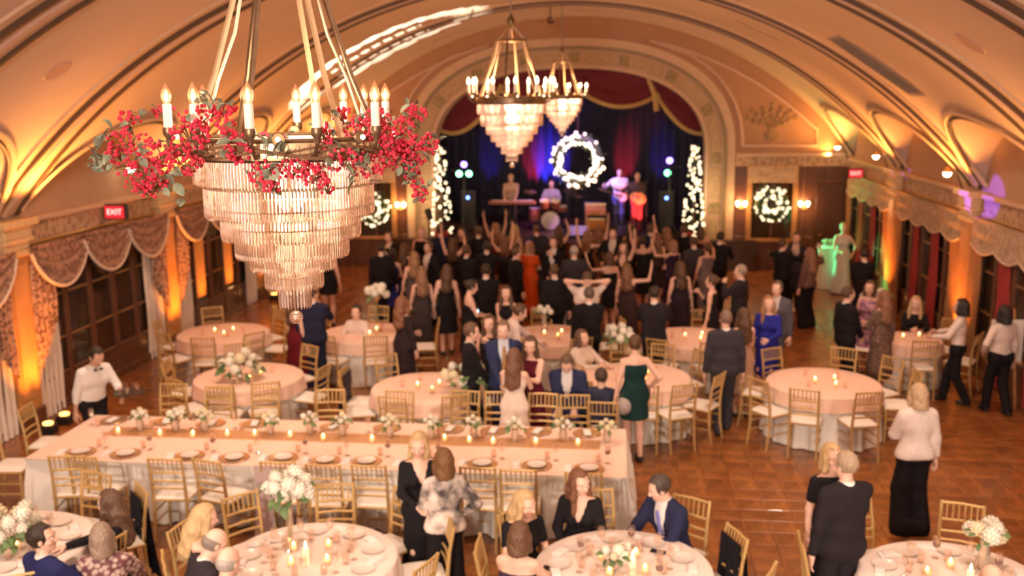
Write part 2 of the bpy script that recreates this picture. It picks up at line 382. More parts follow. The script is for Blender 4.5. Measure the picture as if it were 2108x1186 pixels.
def person(px, py, label, face=0, Ht=1.75, fem=False, sit=False, lean=0., side=0., arms=('hang', 'hang'), outfit='suit', top=(.02, .02, .03), bottom=None, shirt=(.75, .72, .70), tie=None, hair='short', hc=(.06, .035, .02), skin='fair', head=(0, 0), hem=.50, sleeves=None, flare=.20, step=0.0, fine=False, world=None, group=None, base=0.0, seat=.47, neck='round', bow=False, topmat=None, legs=None, tb=None):
    s = Ht/1.75; rest = None; bottom = bottom or top
    o = Vector((0, 0, .98)) if not sit else Vector((0, 0, (seat+.095)/s))
    Rt = Matrix.Rotation(-lean, 3, 'X') @ Matrix.Rotation(side, 3, 'Y')
    T = lambda x, y, z: o+Rt @ Vector((x, y, z-.98))
    fwd = np.array(Rt @ Vector((0, 1, 0)), np.float32)
    sh, wa, hi_, ch = (.165, .078, .088, .07) if fem else (.190, .098, .082, .10)
    tw = .92 if fem else 1.0
    torso = [(T(-hi_, 0, .94), T(hi_, 0, .94), .112, .112, 1.12, .06), (T(-.05, 0, 1.10), T(.05, 0, 1.10), wa+.012, wa+.012, 1.12, .07), (T(-ch, .005, 1.28), T(ch, .005, 1.28), .108*tw, .108*tw, 1.08, .07), (T(-sh*.68, -.01, 1.405), T(sh*.68, -.01, 1.405), .062*tw, .062*tw, 1, .06), (T(-.05, -.015, 1.44), T(.05, -.015, 1.44), .05*tw, .05*tw, 1, .05), (T(0, 0, .95), T(0, 0, 1.36), .09*tw, .10*tw, 1.1, .05)]
    if fem: torso += [(T(i*.07, .075, 1.275), T(i*.072, .085, 1.265), .056, .056, 1, .03) for i in (-1, 1)]
    neckp = [(T(0, -.015, 1.40), T(0, -.005, 1.54), .062*tw, .05*tw, 1, .04)]
    hd = []; armp = []; armu = []; wrists = []
    for i, sd in enumerate((-1, 1)):
        a, hk = ARMS[arms[i]] if isinstance(arms[i], str) else arms[i]
        S = T(sd*(sh-.005), -.01, 1.412); tgt = T(sd*a[0], a[1], a[2])
        if a[2] > 1.5: pole = Rt @ Vector((sd*1., .1, -.2))
        elif a[2] < .95: pole = Vector((sd*.35, -1, 0))
        else: pole = Rt @ Vector((sd*.75, -.45, -.8))
        E, W = ik(S, tgt, .285, .255, pole)
        armu.append((S, E, .050*tw, .041*tw, 1, .035)); armp.append((E, W, .041*tw, .029*tw, 1, .02)); wrists.append((sd, E, W, hk))
    legp = []; feet = []
    for sd in (-1, 1):
        if sit:
            Hp = o+Vector((sd*.085, .02, -.02)); K = Vector((sd*.11, .45, seat/s+.055)); A = Vector((sd*.11, .46+.06*sd*step, .09))
        else:
            Hp = o+Vector((sd*.09, 0, -.05)); A = Vector((sd*.085, sd*step, .09+max(0, -sd*step)*.15))
            if legs: A = Vector((sd*legs[0], sd*legs[1], .09))
            K, A = ik(Hp, A, .435, .425, (0, 1, .1))
        legp += [(Hp, K, .082, .056, 1, .04), (K, K.lerp(A, .35), .055, .056, 1, .03), (K.lerp(A, .35), A, .056, .038, 1, .03)]
        feet.append((A+Vector((0, -.03, -.05)), A+Vector((0, .13, -.058)), .036, .030, 1, .02))
    body = torso+neckp+armu+armp+legp+feet
    hh = (.021 if fine else .029)/s
    rnd = lambda pr: [(np.array(p[0]), np.array(p[1]), p[2], p[3], p[4], p[5]) for p in pr]
    def mesh_of(name, pr, m, planes=(), extra=None, h=hh):
        pr = rnd(pr); lo, hi = bounds(pr, h*1.6)
        v, q = surface_nets(lambda P: field(pr, P, fwd, planes, extra), lo, hi, h)
        return v*s, q, m, name
    v, q, _, _ = mesh_of('body', body, None)
    allv, allq, allm = [v], [q], [np.zeros(len(q), int)]; n = len(v)
    Rh = Rt @ Matrix.Rotation(rad(head[0]), 3, 'Z') @ Matrix.Rotation(-rad(head[1]), 3, 'X')
    if lean > .5: Rh = Matrix.Rotation(-lean*.5, 3, 'X') @ Matrix.Rotation(rad(head[0]), 3, 'Z') @ Matrix.Rotation(-rad(head[1]), 3, 'X')
    ho = T(0, .012, 1.522)*s; hs = .97+.03*s
    tv, tq, tm = head_tpl(fem, fine)
    Rn = np.array(Rh); allv.append(tv*hs @ Rn.T+np.array(ho)); allq.append(tq+n); allm.append(tm); n += len(tv)
    for sd, E, W, hk in wrists:
        hv, hq = hand_tpl(hk); X = (W-E).normalized()
        Z = Vector((0, 0, 1)) if hk in ('flat',) else Vector((sd*1., .1, .15))
        Z = (Z-X*Z.dot(X)); Z = Z.normalized() if Z.length > .05 else Vector((0, 1, 0)); Y = Z.cross(X)
        M = np.array([X, Y, Z])
        g = hv*(.93 if fem else 1.02)
        thumb = Y.dot(Vector((-sd, .6, .3)))
        if thumb < 0: g = g*np.array([1, -1, 1]); hq2 = hq[:, ::-1]
        else: hq2 = hq
        allv.append((g @ M+np.array(W+X*.02))*s); allq.append(hq2+n); allm.append(np.zeros(len(hq), int)); n += len(hv)
    me = np_mesh('person', np.concatenate(allv), np.concatenate(allq), skin_mats(skin), np.concatenate(allm))
    parts = []
    up = np.array(Rt @ Vector((0, 0, 1))); rt = np.array(Rt @ Vector((1, 0, 0)))
    tc = topmat or cloth(top); bc = cloth(bottom)
    inf = lambda pr, e: [(p[0], p[1], p[2]+e, p[3]+e, p[4], p[5]) for p in pr]
    below = lambda z: (np.array(T(0, 0, z)), up)          # keep what is below z on the torso
    above = lambda z: (np.array(T(0, 0, z)), -up)
    O = np.array(o, np.float32); RtN = np.array(Rt, np.float32)
    def vneck(P, d, z0=1.10, w=.24):
        Q = (P-O) @ RtN; z = Q[:, 2]+.98
        return np.maximum(d, -np.maximum(np.abs(Q[:, 0])-(np.minimum((z-z0)*w, .062) if w < .3 else (z-z0)*w), .02-Q[:, 1]))
    def wide_legs(e, k=0.0):
        r = []
        for j in (0, 3):
            a, b = legp[j], legp[j+2]; r += [(a[0], a[1], .092+e, .078+e+k, 1, .04), (a[1], b[1]+Vector((0, 0, -.02)), .078+e+k, .070+e+2.2*k, 1, .03)]
        return r
    pel = torso[:2]
    if outfit == 'suit':
        hemp = [(T(-.07, 0, .91), T(.07, 0, .91), .128, .128, 1.08, .05), (T(-.06, 0, 1.10), T(.06, 0, 1.10), .118, .118, 1.1, .06)] if not sit else []
        fore = [(p[0], p[0].lerp(p[1], .93), p[2]+.016, p[3]+.018, 1, .02) for p in armp]
        parts.append(mesh_of('jacket', inf(torso, .017)+hemp+inf(armu, .017)+fore, tc, [below(1.53), above(.80 if not sit else .93)], vneck))
        parts.append(mesh_of('shirt', inf(torso, .009)+[(neckp[0][0], neckp[0][0].lerp(neckp[0][1], .6), .068, .060, 1, .03)], cloth(shirt), [above(1.02)]))
        parts.append(mesh_of('trousers', inf(pel[:1], .012)+wide_legs(0), bc, [below(1.06)]))
        if tie: parts.append(mesh_of('tie', [(T(0, .112, 1.42), T(0, .125, 1.12), .022, .034, 1.6, .01)], cloth(tie), h=.012))
    elif outfit in ('shirt', 'blouse'):
        e = .014 if outfit == 'shirt' else .024
        fore = [(p[0], p[0].lerp(p[1], .93), p[2]+e, p[3]+e, 1, .02) for p in armp]
        parts.append(mesh_of('shirt' if outfit == 'shirt' else 'blouse', inf(torso, e)+inf(armu, e)+fore+([(T(-.05, 0, 1.0), T(.05, 0, 1.0), .125, .125, 1.05, .05)] if outfit == 'blouse' else []), tc, [below(1.53), above(.98 if outfit == 'shirt' else .90)]))
        parts.append(mesh_of('trousers', inf(pel[:1], .022 if outfit == 'shirt' else .014)+wide_legs(0, 0 if outfit == 'shirt' else .035), bc, [below(1.06)]))
    elif outfit == 'dress':
        pr = inf(torso, .010)
        if sit: pr += [(p[0], p[1], p[2]+.03, p[3]+.04, 1, .08) for p in (legp[0], legp[3])]
        else: pr += [(o+Vector((-.03, 0, .02)), Vector((-.03, 0, max(hem+.01, .02))), .135, flare, 1.05, .05), (o+Vector((.03, 0, .02)), Vector((.03, 0, max(hem+.01, .02))), .135, flare, 1.05, .05)]
        pl = [below({'round': 1.44, 'strapless': 1.33, 'low': 1.38}[neck])]
        if not sit: pl.append((np.array((0, 0, hem)), np.array((0, 0, -1.))))
        if sleeves == 'long': pr += inf(armu, .012)+[(p[0], p[0].lerp(p[1], .95), p[2]+.012, p[3]+.012, 1, .02) for p in armp]; pl = [below(1.46)]
        elif sleeves == 'short': pr += [(p[0], p[0].lerp(p[1], .6), p[2]+.014, p[3]+.016, 1, .03) for p in armu]; pl = [below(1.46)]
        parts.append(mesh_of('dress', pr, tc, pl, (lambda P, d: vneck(P, d, 1.22, .42)) if neck == 'low' and not sleeves else ((lambda P, d: vneck(P, d, 1.22, .34)) if neck == 'low' else None)))
    if outfit != 'dress' or hem > .1 or sit:
        for f in feet: parts.append(mesh_of('shoe', [(f[0], f[1], .047, .040, 1, .02)], mat('black_leather', (.015, .013, .012), .35, var=.05), [((0, 0, .004), (0, 0, -1))], h=.02))
    if bow: parts.append(mesh_of('bow_tie', [(T(-.012, .098, 1.47), T(-.045, .1, 1.47), .008, .022, 1, .01), (T(.012, .098, 1.47), T(.045, .1, 1.47), .008, .022, 1, .01)], mat('black_satin', (.01, .01, .012), .4), h=.012))
    htop = T(0, .0, 1.75)*s; top_z = htop.z+base
    rz = rad(face); Rz = Matrix.Rotation(rz, 3, 'Z')
    if world is None: w_ = at(px, py, top_z); w_.z = 0; off = Rz @ Vector((htop.x, htop.y, 0)); w_ -= off
    else: w_ = Vector(world)
    if tb:
        c0 = Vector((TB[tb][0], TB[tb][1], 0)); dv = w_-c0; dv.z = 0
        if dv.length < 1.0: w_ = c0+dv.normalized()*1.0
    w_.z = base
    ob = link('person', me, loc=w_, rot=(0, 0, rz)); tag(ob, label, 'person', group)
    for v, q, m, nm in parts: link(nm, np_mesh(nm, v, q, [m]), ob)
    if hair:
        link('hair', hair_mesh(hair, hc), ob, mtx=Matrix.Translation(ho) @ Rh.to_4x4() @ Matrix.Scale(hs*1.01, 4))
    NPEOPLE[0] += 1; PEOPLE.append(ob)
    ob_w = [(w_+Rz @ (W*s)) for _, _, W, _ in wrists]
    return ob, ob_w
# ------------------------------------------------------------------ the hall
XC, HW, XL, XR, YN, YB = -1.27, 7.53, -8.8, 6.26, -6.0, 28.0
ZS, ZA, BAY = 3.2, 6.9, 4.88
VR = (HW*HW+(ZA-ZS)**2)/(2*(ZA-ZS))
PIERS = [YB-BAY*k for k in range(7)]
def zmain(x): return ZA-VR+sqrt(max(0, VR*VR-(x-XC)**2))
LH, LHW = 1.32, BAY/2-.30
def zlun(y):
    k = (y-YB) % BAY; t = (k-BAY/2)/LHW
    return 3.12+LH*sqrt(1-t*t) if abs(t) < 1 else 0
def hit_vault(px, py):
    d = ray(px, py); lo = 3.0
    while lo < 40:
        p = Vector((0, 0, CAM_H))+d*lo
        if p.z > zmain(p.x): return p
        lo += .02
    return p
M_plaster = mat('ceiling_plaster', (.66, .50, .415), .8, var=.05, scale=1.2)
M_cream = mat('cream_moulding', (.68, .49, .33), .6, var=.08, scale=6)
M_dark = mat('dark_bronze_line', (.10, .055, .03), .5, var=.15)
M_wall = mat('painted_wall', (.54, .37, .25), .75, var=.10, scale=2.5)
M_frieze = weave('stencilled_frieze', (.42, .26, .15), (.62, .42, .26), 9, .6)
M_wood = mat('walnut_panelling', (.13, .05, .025), .35, var=.25, scale=6, coat=.2)
M_amber = mat('amber_stained_wood', (.52, .26, .09), .4, var=.2, scale=5)
M_gold = mat('aged_gold', (.70, .46, .18), .35, .8, var=.2)

# floor: parquet blocks
mp = mat('parquet_oak', (.36, .15, .05), .27, var=0, coat=.15); nt = mp.node_tree; N, L = nt.nodes, nt.links
tc = N.new('ShaderNodeTexCoord'); ge = N.new('ShaderNodeNewGeometry'); oi = N.new('ShaderNodeObjectInfo')
ad = N.new('ShaderNodeMath'); ad.operation = 'ADD'; fr = N.new('ShaderNodeMath'); fr.operation = 'FRACT'
L.new(ge.outputs['Random Per Island'], ad.inputs[0]); L.new(oi.outputs['Random'], ad.inputs[1]); L.new(ad.outputs[0], fr.inputs[0])
rp = N.new('ShaderNodeValToRGB'); rp.color_ramp.elements[0].color = (.27, .093, .024, 1); rp.color_ramp.elements[1].color = (.37, .138, .037, 1); L.new(fr.outputs[0], rp.inputs[0])
wv = N.new('ShaderNodeTexNoise'); wv.inputs['Scale'].default_value = 9; L.new(tc.outputs['Object'], wv.inputs['Vector'])
mm = N.new('ShaderNodeMix'); mm.data_type = 'RGBA'; mm.blend_type = 'MULTIPLY'; mm.inputs[0].default_value = .30
bk = N.new('ShaderNodeTexBrick'); bk.inputs['Scale'].default_value = 1.0; bk.inputs['Brick Width'].default_value = .155; bk.inputs['Row Height'].default_value = .062; bk.inputs['Mortar Size'].default_value = .0012; bk.inputs['Color1'].default_value = (.72, .72, .72, 1); bk.inputs['Color2'].default_value = (1.25, 1.2, 1.15, 1); bk.inputs['Mortar'].default_value = (.45, .42, .4, 1); L.new(tc.outputs['Object'], bk.inputs['Vector'])
m3 = N.new('ShaderNodeMix'); m3.data_type = 'RGBA'; m3.blend_type = 'MULTIPLY'; m3.inputs[0].default_value = .9
L.new(rp.outputs[0], mm.inputs[6]); L.new(wv.outputs['Color'], mm.inputs[7]); L.new(mm.outputs[2], m3.inputs[6]); L.new(bk.outputs['Color'], m3.inputs[7]); L.new(m3.outputs[2], N['Principled BSDF'].inputs['Base Color'])
b = MB(); b.box(XL-.2, XR+.2, YN, YB+6, -.12, -.02); floor = struct(b.build('floor', mat('floor_bed', (.16, .06, .02), .5), smooth=False))
TS = .31
tile = MB(); e = TS/2-.002; tile.add([(-e, -e, -.02), (e, -e, -.02), (e, e, -.02), (-e, e, -.02), (-e, -e, -.002), (e, -e, -.002), (e, e, -.002), (-e, e, -.002), (-e+.004, -e+.004, 0), (e-.004, -e+.004, 0), (e-.004, e-.004, 0), (-e+.004, e-.004, 0)],
    [(8, 9, 10, 11), (4, 5, 9, 8), (5, 6, 10, 9), (6, 7, 11, 10), (7, 4, 8, 11), (0, 1, 5, 4), (1, 2, 6, 5), (2, 3, 7, 6), (3, 0, 4, 7)])
tme = tile.mesh('parquet_block', mp, smooth=False, fix=False)
cells = [(XL+TS/2+i*TS, 5.2+j*TS) for i in range(int((XR-XL)/TS)+1) for j in range(int((YB-5.2)/TS)+1)]
def seen(c):
    p = pix((c[0], c[1], 0)); return 0 < p[0] < 2108 and p[1] < 1200 and (c[0] > .35 or (c[0] < -6.9 and c[1] > 9.5) or (c[1] > 9 and c[1] < 10 and -6.6 < c[0]))
near = sorted([c for c in cells if seen(c)], key=lambda c: c[0]**2+c[1]**2)[:300]; ns_ = set(near)
for x, y in near: link('parquet_block', tme, floor, loc=(x, y, 0), rot=(0, 0, random.choice((0, pi/2))))
mb = MB()
for x, y in cells:
    if (x, y) not in ns_: mb.add([(a+x, c+y, z) for a, c, z in tile.v], tile.f)
link('parquet', mb.mesh('parquet', mp, smooth=False, fix=False), floor); stuff(bpy.data.objects['parquet'])

# ceiling: barrel vault cut by a lunette over every bay
NA, ys = 150, np.arange(YN, YB+.3, .085)
amax = math.asin(HW/VR); xs = [XC+VR*sin(-amax+2*amax*i/NA) for i in range(NA+1)]
mb = MB(); mb.grid(lambda u, v: (xs[round(u*NA)], ys[round(v*(len(ys)-1))], max(zmain(xs[round(u*NA)]), zlun(ys[round(v*(len(ys)-1))]))), NA, len(ys)-1)
ceil = struct(link('ceiling', mb.mesh('ceiling', M_plaster, fix=False)))
# transverse ribs
def rib(y, n):
    root = struct(link('trim_%d' % n, None, loc=(0, y, 0)))
    def strip(y0, y1, h, m, name):
        q = MB(); K = 72
        for i in range(K+1):
            t = -amax+2*amax*i/K; cx, cz = sin(t), cos(t)
            for (yy, r) in ((y0, VR+.03), (y0, VR-h), (y1, VR-h), (y1, VR+.03)): q.v.append((XC+r*cx, yy, ZA-VR+r*cz))
        for i in range(K):
            for k in range(3): q.f.append((i*4+k, i*4+k+1, i*4+4+k+1, i*4+4+k)); q.m.append(0)
        q.build(name, m, root)
    strip(-.21, .21, .05, M_cream, 'rib_band'); strip(-.29, -.22, .085, M_dark, 'bead_line'); strip(.22, .29, .085, M_dark, 'bead_line')
    strip(-.06, .06, .075, mat('rose_moulding', (.66, .47, .38), .6, var=.06), 'rib_bead')
    strip(-.45, -.30, .035, M_cream, 'rib_edge'); strip(.30, .45, .035, M_cream, 'rib_edge')
for n, y in enumerate(PIERS[1:4]+[10.0]): rib(y, n+1)
# groin mouldings along the lunette edges
gn = 0
for k in range(4):
    yc = YB-BAY*(k+.5)
    for sgn in (-1, 1):
        q = MB(); pts = []; pts2 = []
        for i in range(41):
            t = -1+2*i/40; y = yc+LHW*sin(t*pi/2)*.999; z = zlun(y) or 3.12
            dz = ZA-VR; x = sqrt(max(0, VR*VR-(z-dz)**2)); x = min(x, HW)
            pts.append((XC+sgn*(x-.03), y, z-.01))
        q.tube(pts, .028, 6); gn += 1; root = struct(link('trim_%d' % (10+gn), None)); q.build('groin_line', M_dark, root)
        q = MB(); q.tube([(p[0]-sgn*.10, p[1], p[2]+.055) for p in pts], .05, 6, flat=.5); q.build('groin_band', M_cream, root)

# side walls with cornice, frieze and pilasters
def W(side, y, d, z): return ((XL+d) if side < 0 else (XR-d), y, z)
def wbox(mb, side, d0, d1, y0, y1, z0, z1, bev=0):
    x0, x1 = (XL+d0, XL+d1) if side < 0 else (XR-d1, XR-d0); return mb.box(x0, x1, y0, y1, z0, z1, bev)
for side, nm in ((-1, 'left'), (1, 'right')):
    b = MB(); wbox(b, side, -.25, 0, YN, YB, -.02, 4.9); wl = struct(b.build('wall_'+nm, M_wall, smooth=False))
    b = MB(); wbox(b, side, -.02, .05, 4, YB, 2.72, 3.02); b.build('frieze', M_frieze, wl, smooth=False)
    b = MB(); wbox(b, side, -.02, .13, 4, YB, 3.02, 3.10, .01); b.build('cornice', M_cream, wl, smooth=False)
    b = MB(); wbox(b, side, -.02, .09, 4, YB, 2.66, 2.72, .01); b.build('picture_rail', M_gold, wl, smooth=False)
    b = MB(); wbox(b, side, -.02, .06, 4, YB, 0, .55, .01); wbox(b, side, -.02, .08, 4, YB, .52, .58, .01); b.build('wainscot', M_wood, wl, smooth=False)
    b = MB(); wbox(b, side, -.02, .09, 4, YB, 0, .13, .01); bb = struct(b.build('baseboard_'+nm, M_wood, smooth=False))
    for y in PIERS[1:5]:
        b = MB(); wbox(b, side, -.01, .17, y-.27, y+.27, 0, 2.62, .015); p = b.build('pilaster', M_amber, wl, smooth=False)
        b = MB(); wbox(b, side, .165, .185, y-.18, y+.18, .45, 2.45, .008); b.build('pilaster_panel', mat('amber_panel', (.60, .31, .12), .35, var=.2, scale=4), p, smooth=False)
        b = MB(); wbox(b, side, -.01, .20, y-.30, y+.30, 0, .28, .015); b.build('plinth', M_wood, p, smooth=False)
        b = MB()
        for z0, z1, d, h in ((2.58, 2.66, .22, .33), (2.66, 2.78, .19, .30), (2.78, 2.84, .24, .36), (2.84, 3.02, .22, .33), (3.02, 3.12, .30, .42)): wbox(b, side, -.01, d, y-h, y+h, z0, z1, .012)
        b.build('capital', mat('gilded_capital', (.76, .55, .30), .45, .15, var=.15), p, smooth=False)

# back wall with the stage arch
AX, AHW, AZS, AZT = -1.44, 3.78, 3.25, 5.55
def arch(hw, zs, zt, t, p=2.35):          # t in -1..1 over the curved part
    a = (1-abs(t))*pi/2; c = abs(cos(a))**(2/p); s_ = abs(sin(a))**(2/p)
    return (AX+math.copysign(hw*c, t) if t else AX, zs+(zt-zs)*s_)
def arch_pts(grow, n=56):
    hw, zt = AHW+grow, AZT+grow
    P = [(AX-hw, 0.0)]+[arch(hw, AZS, zt, -1+2*i/n) for i in range(n+1)]+[(AX+hw, 0.0)]; return P
def band(name, g0, g1, y0, y1, m, parent, n=56):
    q = MB(); A, B = arch_pts(g0, n), arch_pts(g1, n); K = len(A)
    for yy in (y0, y1):
        for P in (A, B): q.v += [(x, yy, z) for x, z in P]
    for i in range(K-1):
        for a, c in ((0, K), (2*K, 3*K)): q.f.append((a+i, a+i+1, c+i+1, c+i)); q.m.append(0)
        for a, c in ((0, 2*K), (K, 3*K)): q.f.append((a+i, a+i+1, c+i+1, c+i)); q.m.append(0)
    return q.build(name, m, parent)
q = MB(); A = arch_pts(0)[1:-1]
def atop(x):
    for (x0, z0), (x1, z1) in zip(A[:-1], A[1:]):
        if x0 <= x <= x1 and x1 > x0: return z0+(z1-z0)*(x-x0)/(x1-x0)
    return 0
xs2 = sorted(set([XL, XR]+[XL+i*(XR-XL)/60 for i in range(61)]+[p[0] for p in A]+[AX-AHW-1e-4, AX+AHW+1e-4]))
for x0, x1 in zip(xs2[:-1], xs2[1:]):
    i0, i1 = atop(x0+1e-6), atop(x1-1e-6)
    q.add([(x0, YB, i0), (x1, YB, i1), (x1, YB, zmain(x1)+.3), (x0, YB, zmain(x0)+.3)], [(0, 1, 2, 3)])
wb = struct(q.build('wall_back', mat('back_plaster', (.48, .28, .17), .75, var=.08, scale=2), smooth=False))
band('arch_reveal', 0, .02, YB-.02, YB+.75, M_cream, wb)
band('arch_inner_bead', 0.0, .07, YB-.10, YB, M_cream, wb)
band('arch_face', .07, .50, YB-.05, YB, mat('arch_band', (.58, .40, .25), .6, var=.1), wb)
band('arch_outer_bead', .50, .58, YB-.10, YB, mat('olive_bead', (.28, .21, .10), .5, var=.15), wb)
band('arch_border', .58, .80, YB-.07, YB, M_cream, wb)
# ornament panels set into the arch band
P = arch_pts(.285, 400); segs = [0.0]
for a, c in zip(P[:-1], P[1:]): segs.append(segs[-1]+math.hypot(c[0]-a[0], c[1]-a[1]))
tot = segs[-1]; M_tile = weave('stencil_panel', (.40, .27, .14), (.58, .42, .25), 14, .6, 'noise'); M_tile2 = weave('stencil_square', (.22, .17, .08), (.45, .34, .16), 18, .6)
def along(sv):
    for i in range(len(P)-1):
        if segs[i+1] >= sv:
            t = (sv-segs[i])/max(1e-6, segs[i+1]-segs[i]); return (P[i][0]+(P[i+1][0]-P[i][0])*t, P[i][1]+(P[i+1][1]-P[i][1])*t)
    return P[-1]
sv = .95; k = 0
while sv < tot-.9:
    ln = .30 if k % 2 else .86; q = MB(); K = 6; hw_ = .14
    for i in range(K+1):
        s0 = sv+ln*i/K; a = along(s0-.02); c = along(s0+.02); tx, tz = c[0]-a[0], c[1]-a[1]; l = math.hypot(tx, tz) or 1; nx, nz = -tz/l, tx/l; m = along(s0)
        for yy in (YB-.075, YB-.03):
            for sg in (-1, 1): q.v.append((m[0]+sg*nx*hw_, yy, m[1]+sg*nz*hw_))
    for i in range(K): o_ = i*4; q.f += [(o_, o_+1, o_+5, o_+4), (o_, o_+4, o_+6, o_+2), (o_+1, o_+3, o_+7, o_+5)]; q.m += [0]*3
    q.f += [(0, 2, 3, 1), (K*4, K*4+1, K*4+3, K*4+2)]; q.m += [0, 0]
    q.build('ornament_panel', M_tile2 if k % 2 else M_tile, wb, smooth=False); sv += ln+.10; k += 1
# spandrel frames, frieze and dark panelling either side of the stage
for sg, x0, x1 in ((-1, XL, AX-AHW-.82), (1, AX+AHW+.82, XR)):
    b = MB(); b.box(x0, x1, YB-.05, YB, 2.86, 3.12); b.build('frieze', M_frieze, wb, smooth=False)
    b = MB(); b.box(x0, x1, YB-.09, YB, 3.12, 3.22, .01); b.build('cornice', M_cream, wb, smooth=False)
    n = 5; wd = (x1-x0)/n
    for i in range(n):
        b = MB(); b.box(x0+i*wd+.012, x0+(i+1)*wd-.012, YB-.045, YB+.01, 0.95, 2.85, .012); pn = b.build('wall_panel', M_wood, wb, smooth=False)
        b = MB(); b.box(x0+i*wd+.012, x0+(i+1)*wd-.012, YB-.06, YB+.01, 0, .93, .012); b.build('wall_panel', M_wood, wb, smooth=False)
    # spandrel moulding frame following vault and arch
    pts = []
    xa = AX+sg*(AHW+1.0); xe = XC+sg*(HW-.95)
    zb = 3.42
    out = [(xa, zb), (xe, zb)]
    for i in range(9): x = xe+(AX+sg*2.2-xe)*i/8; out.append((x, min(zmain(x)-.42, 9)))
    for i in range(7):
        t = sg*(.45+.5*i/6); p_ = arch(AHW+1.0, AZS, AZT+1.0, t); out.append(p_)
    out.append((xa, zb)); q = MB(); q.tube([(x, YB-.02, z) for x, z in out], .055, 6, flat=.8); q.build('spandrel_frame', mat('rose_moulding', (.66, .47, .38), .6), wb)
    # painted mural: low relief urn, stems and leaves
    cx, cz = AX+sg*(AHW+1.75), zb+.12; q = MB(); q.lathe([(.10, 0), (.16, .08), (.18, .2), (.08, .30), (.12, .36)], 10, (cx, YB-.01, cz)); q.v = [(x, YB-.015+(y-YB)*.12, z) for x, y, z in q.v]
    for i in range(7):
        a = pi/2+(i-3)*.33; r = .75+.1*(i % 2); ex, ez = cx+cos(a)*r, cz+.3+sin(a)*r*.8; q.tube([(cx, YB-.012, cz+.3), ((cx+ex)/2+.05, YB-.012, (cz+.3+ez)/2+.08), (ex, YB-.012, ez)], [.018, .014, .01], 5)
        for j in range(3): lx, lz = cx+(ex-cx)*(.5+.25*j), cz+.3+(ez-cz-.3)*(.5+.25*j); q.ball((lx, YB-.012, lz), .06+.02*(j % 2), 6, 4)
    q.v = [(x, max(y, YB-.03), z) for x, y, z in q.v]
    q.build('mural_relief', mat('mural_paint', (.34, .22, .12), .7, var=.3, scale=8), wb)

# stage box
b = MB(); b.box(AX-5.2, AX+5.2, YB-.35, YB+5.6, -.02, .84); stg = struct(b.build('stage_floor', mat('stage_boards', (.07, .035, .02), .4, var=.2), smooth=False)); stg.name = 'floor_stage'
b = MB(); b.box(AX-AHW-.02, AX+AHW+.02, YB-.40, YB-.35, 0, .80, .01)
for i in range(12): b.box(AX-AHW+i*.63+.03, AX-AHW+i*.63+.60, YB-.42, YB-.40, .10, .72)
b.build('stage_front', M_wood, stg, smooth=False)
M_black = mat('black_masking', (.012, .010, .016), .9, var=.1)
b = MB(); b.box(AX-5.3, AX-5.2, YB+.75, YB+5.7, 0, 6.6); struct(b.build('wall_stage_left', M_black, smooth=False))
b = MB(); b.box(AX+5.2, AX+5.3, YB+.75, YB+5.7, 0, 6.6); struct(b.build('wall_stage_right', M_black, smooth=False))
b = MB(); b.box(AX-5.3, AX+5.3, YB+.75, YB+5.7, 6.5, 6.6); struct(b.build('ceiling_stage', M_black, smooth=False))
b = MB(); b.box(AX-5.3, AX+5.3, YB+5.6, YB+5.7, 0, 6.6); struct(b.build('wall_stage_back', M_black, smooth=False))
b = MB(); b.box(AX-5.3, AX-AHW-.02, YB+.72, YB+.76, 0, 6.6); b.box(AX+AHW+.02, AX+5.3, YB+.72, YB+.76, 0, 6.6); struct(b.build('wall_stage_wings', M_black, smooth=False))
def folds(name, x0, x1, y, z0, z1, m, amp=.07, wl=.28, label=None, cat=None, nz=4, thick=.0):
    q = MB(); nu = max(8, int((x1-x0)/wl*8)); ph = random.random()*6
    def fn(u, v):
        x = x0+(x1-x0)*u; z = z0+(z1-z0)*v; a = amp*(1-.45*v)
        return (x, y+a*sin(2*pi*(x-x0)/wl+ph)+a*.4*sin(2*pi*(x-x0)/wl*.37+ph*2), z)
    q.grid(fn, nu, nz); o = q.build(name, m)
    if label: tag(o, label, cat)
    return o
M_navy = mat('navy_velvet', (.045, .04, .09), .9, var=.2, sheen=.2)
M_red = mat('dark_red_velvet', (.16, .012, .022), .85, var=.2, sheen=.2)
folds('stage_curtain', AX-5.1, AX-1.6, YB+5.3, .84, 6.4, M_navy, label='dark navy velvet stage backdrop curtain behind the keyboard', cat='curtain')
folds('stage_curtain', AX-1.6, AX+1.3, YB+5.25, .84, 6.4, M_navy, label='dark navy stage backdrop curtain behind the big lit wreath', cat='curtain')
folds('stage_curtain', AX+1.3, AX+5.1, YB+5.3, .84, 6.4, M_navy, label='dark navy stage backdrop curtain behind the two guitarists', cat='curtain')
# valance of swags with gold fringe
val = thing('stage_valance', 'dark red swagged valance with gold fringe across the stage arch', 'valance', (0, 0, 0))
for (xa, za, xb, zb_, dip) in ((-5.3, 3.9, -3.4, 5.15, .95), (-3.5, 5.0, -1.05, 4.85, .45), (-1.1, 4.92, 1.1, 4.85, .62), (.8, 5.2, 2.5, 3.75, .75)):
    q = MB(); NU, NV = 26, 10
    def bot(u): return za+(zb_-za)*u-dip*4*u*(1-u)*.62
    def fn(u, v):
        x = xa+(xb-xa)*u; z0 = bot(u); z1 = 6.2; z = z0+(z1-z0)*v; return (x, YB+1.05+.05*sin(v*26+3*u*(1-u)*4)*(1-v*.5)-.10*sin(pi*u)*(1-v), z)
    q.grid(fn, NU, NV); sw = q.build('swag', M_red, val)
    q = MB(); q.tube([Vector(fn(i/NU, 0))+Vector((0, -.02, -.02)) for i in range(NU+1)], .065, 6); q.build('gold_fringe', mat('gold_fringe', (.62, .40, .14), .6, var=.25, scale=40, bump=.5), sw)
